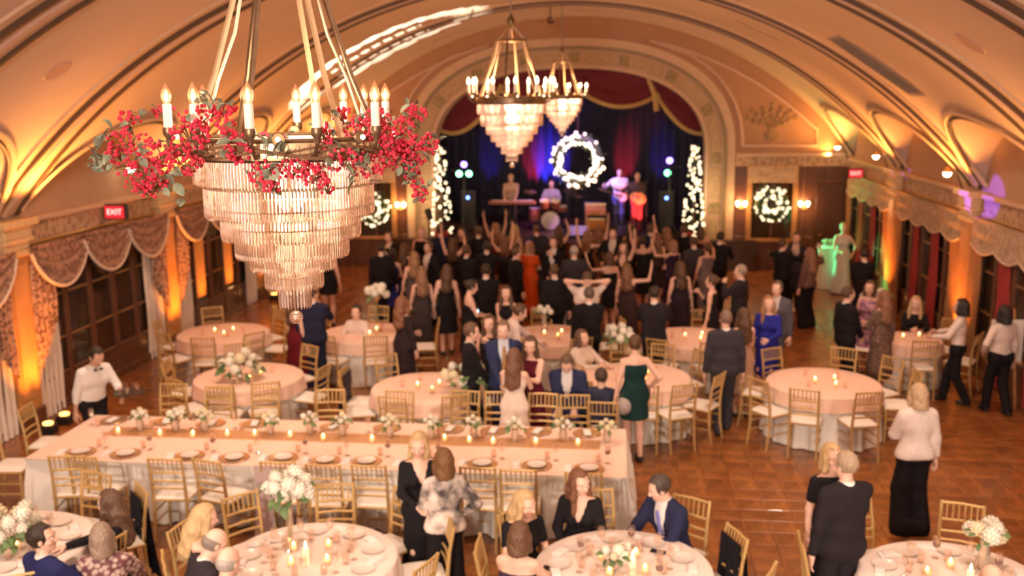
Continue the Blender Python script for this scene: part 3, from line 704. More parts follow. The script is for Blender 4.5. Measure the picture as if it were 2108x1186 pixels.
q = MB(); q.tube([(.75, YB+.9, 5.3), (.95, YB+.88, 4.8), (1.02, YB+.88, 4.35)], [.05, .07, .09], 7); q.build('gold_cord', MATS['gold_fringe'], val)
# ------------------------------------------------------------------ windows and draperies along the side walls
M_sheer = mat('white_sheer', (.74, .66, .56), .9, var=.05, scale=3)
M_brocade = weave('brocade_drape', (.16, .085, .06), (.42, .27, .19), 16, .8)
M_swag = weave('swag_cloth', (.22, .11, .075), (.40, .23, .15), 12, .75)
M_tanval = weave('tan_valance', (.40, .29, .20), (.60, .46, .33), 10, .8, 'noise')
M_trim = mat('cream_fringe', (.70, .58, .46), .8, var=.15, scale=50)
M_glass = mat('night_glass', (.045, .028, .018), .06, var=.2, scale=2, spec=.8)
M_redcur = mat('red_curtain', (.34, .035, .035), .8, var=.2, scale=8)
NWIN = [0]
def drape(side, y0, y1, d, z0, z1, m, name, label, cat, slant=0., amp=.025, wl=.13, parent=None):
    q = MB(); nu = max(6, int(abs(y1-y0)/wl*8)); ph = random.random()*6
    def fn(u, v):
        y = y0+(y1-y0)*u; zb = z0+slant*u; return W(side, y, d+amp*sin(2*pi*(y-y0)/wl+ph)*(1-.3*v)+.012*sin(v*9+u*5), zb+(z1-zb)*v)
    q.grid(fn, nu, 8); o = q.build(name, m, parent)
    if label: tag(o, label, cat)
    return o, fn, nu
def bay(side, k, style):
    y0, y1 = PIERS[k+1]+.30, PIERS[k]-.30; NWIN[0] += 1; sn = 'left' if side < 0 else 'right'
    wn = struct(link('window_%d' % NWIN[0], None, loc=(0, 0, 0)))
    # glazed french doors: dark frames, each pane its own piece
    n = 5; wd = (y1-y0-.5)/n
    b = MB(); wbox(b, side, -.02, .07, y0, y1, 2.48, 2.66, .01); b.build('head_rail', M_wood, wn, smooth=False)
    for i in range(n+1):
        yy = y0+.25+i*wd; b = MB(); wbox(b, side, -.02, .085, yy-.07, yy+.07, 0, 2.5, .012); b.build('stile', M_wood, wn, smooth=False)
    for i in range(n):
        a = y0+.25+i*wd+.07; c = a+wd-.14
        b = MB(); wbox(b, side, -.02, .05, a, c, 0, .48, .01); b.build('kick_panel', M_wood, wn, smooth=False)
        for j, (z0, z1) in enumerate(((.52, 1.10), (1.13, 1.80), (1.83, 2.48))):
            b = MB(); wbox(b, side, .02, .035, a, c, z0, z1); b.build('pane', M_glass, wn, smooth=False)
            b = MB(); wbox(b, side, .02, .06, a, c, z1, z1+.03); b.build('glazing_bar', mat('brass_bar', (.40, .22, .09), .4, .4), wn, smooth=False)
    where = {(-1, 2): 'left wall beside the waiter', (-1, 1): 'left wall behind the big chandelier', (-1, 0): 'far left wall by the back corner', (-1, 3): 'left wall at the picture edge', (1, 0): 'far right wall by the back corner', (1, 1): 'right wall between the lit pilasters', (1, 2): 'right wall behind the two waitresses'}[(side, k)]
    vl = thing('valance', ('brown swagged valance with cream fringe, ' if style == 'swag' else 'pale tan scalloped valance, ')+where, 'valance', W(side, y0, 0, 0))
    inv = Matrix.Translation(Vector(W(side, y0, 0, 0))).inverted()
    if style == 'swag':
        ns = 3; sw = (y1-y0)/ns
        for i in range(ns):
            a = y0+i*sw-.08; c = a+sw+.16; q = MB()
            def fn(u, v, a=a, c=c, i=i):
                y = a+(c-a)*u; dip = .60*(4*u*(1-u))**.75; zb = 2.60-dip; z = zb+(2.70-zb)*v
                return W(side, y, .25+.02*i+.05*sin(pi*u)*(1-v)+.018*sin(v*22), z)
            q.grid(fn, 18, 12); q.xf(inv); s_ = q.build('swag', M_swag, vl)
            q = MB(); q.tube([Vector(fn(j/18, 0))+Vector((0, 0, -.01)) for j in range(19)], .028, 6); q.xf(inv); q.build('fringe', M_trim, s_)
    else:
        q = MB()
        def fn(u, v):
            y = y0+(y1-y0)*u; zb = 2.22-.11*abs(sin(u*pi*4)); z = zb+(2.70-zb)*v; return W(side, y, .16+.02*sin(v*14)*abs(sin(u*pi*4)), z)
        q.grid(fn, 48, 8); q.xf(inv); s_ = q.build('valance_cloth', M_tanval, vl)
        q = MB(); q.tube([fn(j/48, 0) for j in range(49)], .022, 6); q.xf(inv); q.build('fringe', M_trim, s_)
    # long side curtains, near and far end
    for nm, a, c, sl in (('near', y0-.02, y0+.66, .0), ('far', y1+.02, y1-.66, .0)):
        if style == 'swag':
            drape(side, a, c, .10, .01, 2.60, M_sheer, 'sheer_curtain', 'white sheer curtain, %s end, %s' % (nm, where), 'curtain')
            drape(side, a-(.02 if nm == 'near' else -.02), a+(c-a)*.80, .185, .82, 2.60, M_brocade, 'brocade_drape', 'patterned brocade drape, %s end, %s' % (nm, where), 'curtain', slant=.62, amp=.03)
        else:
            drape(side, a, a+(c-a)*.8, .13, .01, 2.40, mat('bronze_curtain', (.34, .17, .07), .7, var=.2), 'side_curtain', 'bronze side curtain, %s end, %s' % (nm, where), 'curtain')
            m_ = y0+(y1-y0)*(.36 if nm == 'near' else .66)
            drape(side, m_-.24, m_+.24, .10, .05, 2.30, M_redcur, 'red_curtain', 'red curtain strip, %s half, %s' % (nm, where), 'curtain', amp=.02)
for k in (3, 2, 1, 0): bay(-1, k, 'swag')
for k in (2, 1, 0): bay(1, k, 'valance')
# amber lit blinds of the second left bay and by the back corner
for i, yy in enumerate((19.7, 21.2, 24.2, 26.1)):
    b = MB(); wbox(b, -1, .09, .12, yy-.22, yy+.22, .72, 2.42, .01); o = b.build('window_blind', mat('amber_blind', (.80, .42, .14), .7, var=.1), smooth=False)
    tag(o, '%s amber blind in the dark left windows, counted from the camera' % ['nearest', 'second', 'third', 'farthest'][i], 'blind')
    light('blind_uplight', 'SPOT', W(-1, yy, .50, .35), 60, (1, .28, .03), .05, W(-1, yy, .08, 2.0), 70, .8)

# uplights at the pilasters and bracket lamps on the cornice
def uplight(loc, tgt, label, e=120, col=(1, .27, .03)):
    t = thing('floor_uplight', label, 'lamp', loc); b = MB(); b.box(-.11, .11, -.09, .09, 0, .14, .015); b.build('housing', mat('black_plastic', (.012, .012, .013), .4), t, smooth=False)
    b = MB(); b.lathe([(.07, .0), (.075, .03), (.05, .04)], 12, (0, 0, .14)); b.build('lens', glow('amber_lens', (1, .42, .08), 3), t)
    light('uplight_beam', 'SPOT', (loc[0], loc[1], loc[2]+.25), e*2.6, col, .05, (tgt[0], tgt[1], 3.6), 80, .9)
for side in (-1, 1):
    for k in (1, 2, 3):
        y = PIERS[k]; p = W(side, y, .52, 0); s_ = 'left' if side < 0 else 'right'; w_ = {1: 'third', 2: 'second', 3: 'nearest'}[k]
        if side > 0 and k == 3: continue
        for dy in (-.22, .22):
            uplight((p[0], p[1]+dy, 0), W(side, y, .10, 2.6), 'black floor uplight at the %s %s pilaster, %s of its pair' % (w_, s_, 'nearer' if dy < 0 else 'farther'), 66)
def bracket(side, y, z, label):
    dd = 0 if side < 0 else .20; t = thing('bracket_lamp', label, 'lamp', W(side, y, dd, z)); s_ = -side
    b = MB(); b.tube([(0, 0, -.02 if side < 0 else 3.10-z), (s_*.14, 0, .03), (s_*.26, 0, .02)], .018, 6); b.build('arm', M_dark, t)
    b = MB(); b.lathe([(.03, .09), (.07, .05), (.09, -.01)], 10, (s_*.28, 0, 0)); b.build('shade', M_gold, t)
    b = MB(); b.ball((s_*.28, 0, -.02), .075, 10, 7); b.build('globe', glow('warm_globe', (1, .78, .48), 9), t)
bracket(-1, 16.72, 3.63, 'small glowing bracket lamp on the left lunette wall behind the berries')
bracket(1, 18.45, 3.42, 'glowing bracket lamp over the nearest right pilaster'); bracket(1, 23.5, 3.42, 'glowing bracket lamp over the middle right pilaster'); bracket(1, 27.6, 3.42, 'glowing bracket lamp at the back right corner')
for side in (-1, 1):
    for k in (0, 1, 2, 3):
        for dy in (-.5, .5):
            light('cornice_lamp', 'SPOT', W(side, PIERS[k]+dy*.7-(.45 if k == 0 else 0), .62, 3.16), 120, (1, .42, .09), .06, W(side, PIERS[k]+dy*.7-(.45 if k == 0 else 0), 1.45, 5.2), 150, .9)

# illuminated exit signs
def text_mesh(s, size, ext=.004):
    c = bpy.data.curves.new('t', 'FONT'); c.body = s; c.size = size; c.extrude = ext; c.align_x = 'CENTER'; c.align_y = 'CENTER'
    o = bpy.data.objects.new('t', c); COL.objects.link(o); dg = bpy.context.evaluated_depsgraph_get(); me = bpy.data.meshes.new_from_object(o.evaluated_get(dg)); bpy.data.objects.remove(o); return me
EXIT = text_mesh('EXIT', .13)
EXIT.materials.clear(); EXIT.materials.append(glow('exit_letters', (1, .6, .55), 1.2))
for side, y, z, lab in ((-1, 16.05, 2.93, 'red illuminated exit sign over the left swags'), (1, 26.2, 2.80, 'red illuminated exit sign at the far right corner')):
    t = thing('exit_sign', lab, 'sign', W(side, y, .30, z)); b = MB(); b.box(-.20, .20, -.06, .06, -.13, .13, .012); b.build('housing', mat('black_plastic', (.012, .012, .013), .4), t, smooth=False)
    b = MB(); b.box(-.17, .17, -.066, -.058, -.105, .105); f = b.build('face', glow('exit_red', (1, .03, .05), .55, body=(.5, .02, .02)), t, smooth=False)
    o = link('lettering', EXIT, f, loc=(0, -.067, 0), rot=(pi/2, 0, 0))
    if side > 0: pass
# ceiling grille, slots and recessed discs
def on_vault(px, py):
    p = hit_vault(px, py); n = Vector((p.x-XC, 0, p.z-(ZA-VR))).normalized(); return p, n
def vault_thing(name, label, cat, px, py, off=0.0):
    p, n = on_vault(px, py); t = thing(name, label, cat, p-n*off); t.rotation_euler = Vector((0, 0, 0)); ang = math.atan2(n.x, n.z); t.rotation_euler = (0, ang, 0); return t
t = vault_thing('ceiling_grille', 'long dark louvred air grille in the right vault', 'vent', 1805, 132)
b = MB(); b.box(-.85, .85, -.42, .42, -.02, .03, .008); b.build('backing', mat('grille_dark', (.10, .065, .05), .6), t, smooth=False)
b = MB()
for yy in (-.42, .42): b.box(-.88, .88, yy-.02, yy+.02, -.04, .02)
for xx in (-.87, .87): b.box(xx-.02, xx+.02, -.44, .44, -.04, .02)
b.build('frame', mat('grille_frame', (.26, .19, .15), .5), t, smooth=False)
for i in range(9):
    b = MB(); y = -.36+i*.09; b.add([(-.85, y-.03, -.035), (.85, y-.03, -.035), (.85, y+.02, -.015), (-.85, y+.02, -.015), (-.85, y-.03, -.045), (.85, y-.03, -.045), (.85, y+.02, -.025), (-.85, y+.02, -.025)], [(0, 1, 2, 3), (4, 7, 6, 5), (0, 4, 5, 1), (2, 6, 7, 3), (0, 3, 7, 4), (1, 5, 6, 2)])
    b.build('louvre', MATS['grille_frame'], t, smooth=False)
for px, py, w_ in ((118, 145, 'left'), (2000, 90, 'right')):
    t = vault_thing('ceiling_disc', 'round recessed ceiling downlight in the near %s vault' % w_, 'light', px, py)
    b = MB(); b.lathe([(.10, -.01), (.18, -.02), (.20, .0), (.16, .02)], 24); b.build('bezel', mat('rose_bezel', (.60, .38, .30), .6), t)
    b = MB(); b.lathe([(.001, -.004), (.11, -.004), (.11, .01)], 20); b.build('lens', mat('frosted_lens', (.72, .48, .40), .4), t)
for px, py, w_ in ((925, 70, 'long slot diffuser in the vault left of the far chandeliers'), (1210, 20, 'slot diffuser at the vault crown behind the chandelier rods'), (1560, 60, 'pale slot diffuser in the vault right of the stage arch')):
    t = vault_thing('slot_diffuser', w_, 'vent', px, py)
    b = MB(); b.box(-.5, .5, -.07, .07, -.02, .02, .01); b.build('frame', M_cream, t, smooth=False)
    b = MB(); b.box(-.46, .46, -.035, .035, -.026, -.018); b.build('slot', M_dark, t, smooth=False)

p = hit_vault(1133, 14); t = thing('ceiling_fan', 'small wooden ceiling fan at the vault crown above the far chandelier', 'fan', (p.x, p.y, p.z-.02))
b = MB(); b.tube([(0, 0, .1), (0, 0, -.25)], .015, 6); b.build('rod', M_dark, t); b = MB(); b.lathe([(.03, -.22), (.09, -.26), (.09, -.34), (.04, -.38)], 14); b.build('motor', M_dark, t)
for i in range(4):
    b = MB(); b.box(.10, .68, -.07, .07, -.305, -.293, .003); b.build('blade', M_amber, t, False, rot=(0, 0, i*pi/2+.25))
# added area lights under the vault to brighten the tables, without fixtures
for i, (x, y, e) in enumerate(((-5.2, 7.5, 55), (-1.27, 7.0, 50), (2.9, 7.5, 55), (-5.4, 12.2, 55), (-1.9, 12.0, 50), (2.8, 12.6, 55), (-5.2, 16.6, 34), (2.8, 16.6, 38))):
    o = light('downlight', 'AREA', (x, y, zmain(x)-.06), e, (1, .72, .54), .30); o.data.spread = rad(130)

# added unseen spots under the camera, front-lighting the near tables
for i, (x, w_) in enumerate(((-5.6, 'left'), (-1.3, 'middle'), (3.4, 'right'))):
    t = thing('added_front_spot', '%s added unseen spot lamp under the camera, front-lighting the near tables' % w_, 'lamp', (x, 1.2, 3.3)); b = MB(); b.tube([(0, -.16, .10), (0, .12, -.02)], [.06, .08], 12); b.build('barrel', M_dark, t)
    b = MB(); b.tube([(0, -.10, .10), (0, -.10, .55)], .015, 6); b.build('bracket', M_dark, t)
    light('added_front_beam', 'SPOT', (x, 1.42, 3.27), 760, (1, .82, .68), .08, (x*.9, 9.8, .4), 74, .9)
b = MB(); b.box(XL, XR, .55, 1.15, 3.8, 3.95, .01); b.box(XL, XR, 1.05, 1.15, 3.62, 3.95, .01); struct(b.build('balcony_ledge', M_cream, smooth=False)).name = 'trim_90'
# monogram projector: an ellipse of leaves with lines of lettering thrown on the vault
c = hit_vault(775, 98); src = Vector((c.x+1.3, c.y-1.0, 2.30)); zdir = (c-src).normalized()
t = thing('gobo_projector', 'small black light projector on a tall stand at the left of the dance floor', 'projector', (src.x, src.y, 0))
b = MB(); b.lathe([(.20, 0), (.19, .02), (.02, .04), (.016, 2.12)], 14); b.build('base', MATS['black_plastic'], t, smooth=False)
b = MB(); b.tube([Vector((0, 0, 2.26))-zdir*.14, Vector((0, 0, 2.26))+zdir*.10], [.07, .075], 12); b.build('barrel', MATS['black_plastic'], t)
go = light('gobo_beam', 'SPOT', src+zdir*.16, 1500, (.93, 1, .86), .004, c, 88, .02)
ld = go.data; ld.use_nodes = True; nt = ld.node_tree; N, L = nt.nodes, nt.links; em = N['Emission']
X = Vector((zdir.z, 0, -zdir.x)).normalized(); Yv = zdir.cross(X)
g = N.new('ShaderNodeNewGeometry')
def dotn(v):
    n = N.new('ShaderNodeVectorMath'); n.operation = 'DOT_PRODUCT'; n.inputs[1].default_value = v; L.new(g.outputs['Incoming'], n.inputs[0]); return n.outputs['Value']
def mth(op, a, b_=None, c_=None):
    n = N.new('ShaderNodeMath'); n.operation = op
    for i, q in enumerate((a, b_, c_)):
        if q is None: continue
        if isinstance(q, (int, float)): n.inputs[i].default_value = q
        else: L.new(q, n.inputs[i])
    return n.outputs[0]
dz = dotn(zdir); u = mth('DIVIDE', mth('DIVIDE', dotn(X), dz), .74); v = mth('DIVIDE', mth('DIVIDE', dotn(Yv), dz), .46)
r = mth('SQRT', mth('ADD', mth('MULTIPLY', u, u), mth('MULTIPLY', v, v))); th = mth('ARCTAN2', v, u)
leaf = mth('MULTIPLY', mth('ABSOLUTE', mth('SINE', mth('MULTIPLY', th, 14))), .11)
ring = mth('LESS_THAN', mth('ABSOLUTE', mth('SUBTRACT', r, .84)), mth('ADD', leaf, .07))
vein = mth('GREATER_THAN', mth('ABSOLUTE', mth('SUBTRACT', mth('ADD', r, mth('MULTIPLY', mth('SINE', mth('MULTIPLY', th, 7)), .03)), .84)), .012)
ring = mth('MULTIPLY', ring, vein)
l1 = mth('LESS_THAN', mth('ABSOLUTE', mth('SUBTRACT', mth('ABSOLUTE', v), .17)), .075); l2 = mth('LESS_THAN', mth('ABSOLUTE', u), .42)
stroke = mth('GREATER_THAN', mth('SINE', mth('MULTIPLY', u, 60)), -.55); txt = mth('MULTIPLY', mth('MULTIPLY', l1, l2), stroke)
pat = mth('MAXIMUM', ring, txt); L.new(pat, em.inputs['Strength'])

# ------------------------------------------------------------------ wreaths, sconces and framed niches of the back wall
M_bulbw = glow('fairy_bulb', (1, .80, .50), 1.25); M_green = mat('evergreen', (.05, .10, .035), .7, var=.3)
bulb_me = MB().ball((0, 0, 0), 1, 6, 4).mesh('bulb', M_bulbw)
twig_me = MB()
for i in range(9):
    a = i*.7; twig_me.add([(0, 0, 0), (.10*cos(a)+.02, .05*sin(a), .05*sin(a*2)), (.14*cos(a), .06*sin(a), .07*sin(a*2))], [(0, 1, 2)])
def wreath(c, R, label, n=60, rb=.045, tw=.20, depth=.10):
    t = thing('wreath', label, 'wreath', c); q = MB(); q.torus((0, 0, 0), R, tw*.42, 40, 8, 'y'); q.build('greenery', M_green, t)
    for i in range(n):
        a = 2*pi*i/n+random.uniform(-.05, .05); rr = R+random.uniform(-1, 1)*tw*.55
        link('bulb', bulb_me, t, loc=(rr*cos(a), -random.uniform(.3, 1)*depth, rr*sin(a)), scale=rb*random.uniform(.7, 1.15))
    q = MB()
    for i in range(140):
        a = random.random()*2*pi; rr = R+random.uniform(-1, 1)*tw*.7; p = Vector((rr*cos(a), random.uniform(-.1, .08), rr*sin(a))); d = Vector((cos(a)*random.uniform(-1, 1), random.uniform(-.6, .2), sin(a)*random.uniform(-1, 1))).normalized()*.12; sd = d.cross(Vector((.3, 1, .2))).normalized()*.02
        q.add([p, p+d*.5+sd, p+d, p+d*.5-sd], [(0, 1, 2, 3)])
    stuff(q.build('needles', M_green, t, smooth=False)); return t
wst = wreath((-1.2, YB+.85, 2.98), .62, 'large round wreath of warm fairy lights hung over the stage', 110, .058, .28)
q = MB(); q.tube([(0, 0, .6), (0, 0, 3.53)], .006, 5); q.build('hanging_wire', M_dark, wst)
light('wreath_light', 'POINT', (-1.2, YB+.7, 2.98), 30, (1, .8, .5), .4)
def niche(cx, w_, lab):
    t = struct(link('trim_%d' % (30+int(cx+9)), None, loc=(cx, YB, 0)))
    for x0, x1, z0, z1 in ((-w_/2-.08, -w_/2+.06, .85, 2.86), (w_/2-.06, w_/2+.08, .85, 2.86), (-w_/2-.08, w_/2+.08, .78, .88)):
        b = MB(); b.box(x0, x1, -.12, -.03, z0, z1, .012); b.build('niche_frame', M_amber, t, smooth=False)
    b = MB(); b.box(-w_/2-.06, w_/2+.06, -.14, -.04, 2.42, 2.88, .02); b.build('niche_valance', weave('niche_valance', (.50, .33, .20), (.70, .50, .32), 7, .7, 'noise'), t, smooth=False)
    b = MB(); b.box(-w_/2+.06, w_/2-.06, -.06, -.047, .88, 2.42); b.build('niche_glass', M_glass, t, smooth=False)
    b = MB(); b.box(-.03, .03, -.08, -.055, .88, 2.42); b.build('niche_mullion', M_wood, t, smooth=False)
niche(4.17, 1.2, 'r'); niche(-6.95, 1.05, 'l')
wreath((4.14, YB-.245, 1.84), .33, 'white lit wreath on the right of the stage arch, between two sconces', 96, .050, .30)
wreath((-6.97, YB-.245, 1.66), .33, 'white lit wreath on the left of the stage arch, beside the chandelier', 96, .050, .30)
def sconce(x, z, label):
    t = thing('wall_sconce', label, 'sconce', (x, YB-.05, z)); b = MB(); b.lathe([(.05, -.12), (.06, -.02), (.03, .10)], 10, (0, -.02, 0)); b.build('backplate', M_gold, t)
    for s_ in (-1, 1):
        b = MB(); b.tube([(0, -.03, -.06), (s_*.06, -.10, -.09), (s_*.10, -.12, -.03)], .012, 6); b.build('arm', M_gold, t)
        b = MB(); b.lathe([(.015, -.03), (.03, 0), (.05, .03), (.055, .08), (.03, .11)], 10, (s_*.10, -.12, 0)); b.build('shade', glow('sconce_shade', (1, .70, .36), 10), t)
    light('sconce_light', 'POINT', (x, YB-.30, z+.05), 14, (1, .48, .16), .06)
sconce(3.34, 1.80, 'twin-shade wall sconce left of the right wreath, next to the arch'); sconce(5.02, 1.80, 'twin-shade wall sconce right of the right wreath'); sconce(-6.20, 1.74, 'twin-shade wall sconce between left wreath and stage arch'); 
b = MB(); b.box(5.35, 6.08, YB-.10, YB-.02, 0, 2.42, .015); d1 = struct(b.build('door_1', mat('door_wood', (.10, .038, .02), .35, var=.2), smooth=False))
b = MB(); b.box(5.28, 6.15, YB-.13, YB-.02, 2.42, 2.50, .012); b.build('door_head', M_wood, d1, smooth=False)
b = MB(); b.tube([(5.45, YB-.11, 1.0), (5.45, YB-.16, 1.0), (5.53, YB-.16, 1.0)], .012, 6); b.build('door_handle', M_gold, d1)
for px_, py_, w_ in ((915, 0, 'left'), (1425, 0, 'right')):
    x = -5.02 if w_ == 'left' else 2.05; t = thing('lit_garland_tree', 'slim column tree covered in warm fairy lights, %s edge of the stage' % w_, 'tree', (x, YB-.12, .84))
    q = MB(); q.tube([(0, 0, 0), (0, 0, 2.6)], [.03, .015], 6); q.build('trunk', M_dark, t)
    q = MB()
    for i in range(260):
        z = random.random()*2.6; rr = (.34-.09*z)*random.uniform(.4, 1); a = random.random()*2*pi; p = Vector((rr*cos(a), rr*sin(a), z)); d = Vector((cos(a), sin(a), random.uniform(-.2, .6)))*.12; sd = d.cross(Vector((0, 0, 1))).normalized()*.018
        q.add([p-d*.5, p+sd, p+d, p-sd], [(0, 1, 2, 3)])
    stuff(q.build('needles', M_green, t, smooth=False))
    for i in range(85):
        z = .1+2.5*((i+random.random())/85); rr = (.32-.085*z); a = random.uniform(-pi*1.05, .05*pi)
        link('bulb', bulb_me, t, loc=(rr*cos(a), rr*sin(a), z), scale=.043*random.uniform(.65, 1.2))
    q = MB(); q.lathe([(.20, 0), (.22, .18), (.16, .2)], 12); q.build('pot', mat('red_wrap', (.30, .02, .02), .6), t)
    light('garland_light', 'POINT', (x, YB-.75, 2.1), 22, (1, .75, .42), .3)
# ------------------------------------------------------------------ chandeliers
M_bronze = mat('antique_bronze', (.22, .15, .09), .4, .7, var=.2); M_brass = mat('pale_brass', (.62, .47, .28), .4, .6, var=.12)
M_crystal = glassy('cut_crystal', (1, .93, .88), .30, .05, .22, (.95, .66, .50))
nt = M_crystal.node_tree; gn_ = nt.nodes.new('ShaderNodeBsdfGlass'); gn_.inputs['IOR'].default_value = 1.5; gn_.inputs['Roughness'].default_value = .02; gn_.inputs[0].default_value = (1, .95, .92, 1)
mx_ = nt.nodes.new('ShaderNodeMixShader'); mx_.inputs[0].default_value = .55; ou = nt.nodes['Material Output']; pv = ou.inputs[0].links[0].from_socket
nt.links.new(pv, mx_.inputs[1]); nt.links.new(gn_.outputs[0], mx_.inputs[2]); nt.links.new(mx_.outputs[0], ou.inputs[0])
M_sleeve = mat('candle_sleeve', (.88, .82, .72), .6, var=.04, emit=(1, .8, .6), estr=.10)
M_flameb = glow('candle_bulb_core', (1, .80, .50), 16); M_bglass = glassy('bulb_glass', (1, .72, .55), .55, .05, .25, (1, .62, .42))
prism = MB(); n6 = 6
for z, r in ((0, .0018), (-.006, .0044), (-.085, .0054), (-.098, .0045), (-.108, .0004)):
    prism.v += [(r*cos(2*pi*k/n6), r*sin(2*pi*k/n6), z) for k in range(n6)]
for i in range(4):
    for k in range(n6): prism.f.append((i*n6+k, i*n6+(k+1) % n6, i*n6+n6+(k+1) % n6, i*n6+n6+k)); prism.m.append(0)
prism_me = prism.mesh('prism', M_crystal, smooth=False)
# candle parts, origin at the foot of the candle
cand_sleeve = MB().lathe([(.0150, .035), (.0160, .04), (.0160, .118), (.013, .120)], 12).mesh('sleeve', M_sleeve)
cand_cup = MB().lathe([(.008, -.02), (.012, .0), (.018, .008), (.021, .022), (.019, .035), (.012, .036)], 12).mesh('cup', M_bronze)
cand_bulb = MB().lathe([(.011, .120), (.0170, .135), (.0190, .148), (.0160, .164), (.0085, .180), (.001, .194)], 12).mesh('bulb', M_bglass)
cand_fil = MB().ball((0, 0, .143), .0085, 8, 6, 1.5).mesh('filament', M_flameb)
cand_far = cand_bulb.copy(); cand_far.materials.clear(); cand_far.materials.append(glow('far_bulb', (1, .66, .34), 7))
lamp_fil = MB().ball((0, 0, 0), .010, 8, 6).mesh('lamp', glow('ring_lamp', (1, .70, .40), 5))
TIERS = [(.350, 0, .70), (.317, 0, .64), (.262, 0, .53), (.214, 0, .43), (.162, 0, .325), (.110, 0, .22), (.060, 0, .12)]
TZB = [-.138, -.260, -.346, -.420, -.472, -.546, -.626]         # tier lower edges below the ring band
def chandelier(loc, sc, label, detail, candles, energy, top=6.86, gcol=(1, .52, .26)):
    t = thing('chandelier', label, 'chandelier', loc, group='crystal chandeliers'); t.scale = (sc,)*3
    q = MB(); q.lathe([(.345, -.03), (.358, -.03), (.362, .0), (.358, .032), (.345, .032), (.340, 0), (.345, -.03)], 48); ring = q.build('ring_band', M_brass if detail else M_bronze, t)
    q = MB(); q.torus((0, 0, .036), .352, .010, 48, 6); q.torus((0, 0, -.032), .350, .008, 48, 6); q.build('ring_bead', M_bronze, ring)
    if detail:
        for i in range(60):
            a = 2*pi*i/60; q = MB(); q.box(-.006, .006, -.004, .004, -.022, .024, .001); me = q.mesh('flute', M_brass, False) if i == 0 else me
            link('flute', me, ring, loc=(.363*cos(a), .363*sin(a), 0), rot=(0, 0, a+pi/2))
    allp = []
    for i, (r, _, _) in enumerate(TIERS):
        n = max(10, int(2*pi*r/.0128)); L_ = .108; k = 1.12 if i < 5 else 1.15
        q = MB(); q.torus((0, 0, TZB[i]+L_*k), r-.004, .0035, 40, 5); q.build('tier_ring', M_brass, t)
        for j in range(n):
            a = 2*pi*(j+.5*(i % 2))/n; allp.append((i, a, r, TZB[i]+L_*k, k))
    toc = math.atan2(-loc[1], -loc[0])
    if detail:
        allp.sort(key=lambda p: -cos(p[1]-toc)*p[2]-(.25 if p[0] > 3 else 0)); ind, rest = allp[:300], allp[300:]
        for i, a, r, z, k in ind: link('prism', prism_me, t, loc=(r*cos(a), r*sin(a), z), rot=(0, 0, a), scale=(1, 1, k))
    else: rest = allp
    q = MB()
    for i, a, r, z, k in rest:
        w_ = 1.0 if detail else 1.25; q.add([(x*w_+r*cos(a), y*w_+r*sin(a), z+zz*k) for x, y, zz in prism.v], prism.f)
    stuff(link('prisms', q.mesh('prisms', M_crystal, smooth=False), t))
    q = MB(); q.ball((0, 0, -.664), .027, 16, 12); q.build('crystal_ball', M_crystal, t)
    q = MB(); q.tube([(0, 0, -.64), (0, 0, .04)], .006, 6); q.build('stem', M_bronze, t)
    for a, rr in candles:
        x, y = rr*cos(a), rr*sin(a); cz = .048
        q = MB(); q.tube([(.345*cos(a), .345*sin(a), -.01), ((rr*.6+.13)*cos(a), (rr*.6+.13)*sin(a), -.02), (x, y, cz-.02)], .007, 6); q.build('candle_arm', M_bronze, t)
        c_ = link('candle', cand_sleeve, t, loc=(x, y, cz)); link('cup', cand_cup, c_); link('bulb', cand_bulb if detail else cand_far, c_); link('filament', cand_fil, c_)
    for i in range(8):
        a = 2*pi*i/8+.25; q = MB(); q.lathe([(.008, .0), (.022, .006), (.025, .001), (.009, -.003)], 12)
        o = link('lamp_socket', q.mesh('lamp_socket', M_bronze), t, loc=(.385*cos(a), .385*sin(a), .045), rot=(0, pi/2, a)); link('lamp', lamp_fil, o, loc=(0, 0, .02))
    # straps up to the small crown ring, then chain to the vault
    for i in range(6):
        a = 2*pi*i/6+.4; q = MB(); q.tube([(.345*cos(a), .345*sin(a), .03), (.25*cos(a), .25*sin(a), .27), (.15*cos(a), .15*sin(a), .60)], .011, 4, flat=.5); q.build('strap', M_brass if i % 2 else M_bronze, t)
    for i in range(2):
        a = pi*i+.1+toc+pi/2; q = MB(); q.tube([(.30*cos(a), .30*sin(a), .05), (.24*cos(a), .24*sin(a), .25), (.17*cos(a), .17*sin(a), .42), (.13*cos(a), .13*sin(a), .60)], .007, 6); q.build('cable', mat('ivory_cable', (.75, .62, .45), .6), t)
    q = MB(); q.torus((0, 0, .60), .15, .014, 28, 6); q.build('crown_ring', M_bronze, t)
    for i in range(4):
        a = 2*pi*i/4; q = MB(); q.tube([(.15*cos(a), .15*sin(a), .60), (.06*cos(a), .06*sin(a), .70), (0, 0, .76)], .008, 5); q.build('crown_strut', M_bronze, t)
    q = MB(); q.lathe([(.01, .72), (.035, .75), (.045, .79), (.03, .83), (.012, .86)], 12); q.build('finial', M_bronze, t)
    zt = (top-loc[2])/sc; q = MB(); q.tube([(0, 0, .85), (0, 0, zt)], .010, 6); q.build('hanging_rod', M_bronze, t)
    q = MB(); q.lathe([(.09, zt-.005), (.08, zt-.03), (.03, zt-.06)], 14); q.build('ceiling_rose', M_gold, t)
    light('chandelier_glow', 'POINT', (loc[0], loc[1], loc[2]+.14*sc), energy*(.22 if detail else .5), gcol, .12)
    for z, e in ((-.06, 8), (-.18, 4.4), (-.30, 2.2), (-.42, .8), (-.53, .25)): light('crystal_glow', 'POINT', (loc[0], loc[1], loc[2]+z*sc), e*(1 if detail else 1.7), (1, .62, .40), .07)
    return t
def rnd_candles(n, r, ph): return [(ph+2*pi*i/n, r) for i in range(n)]
C1 = aty(592, 303, 3.72)
cand1 = []
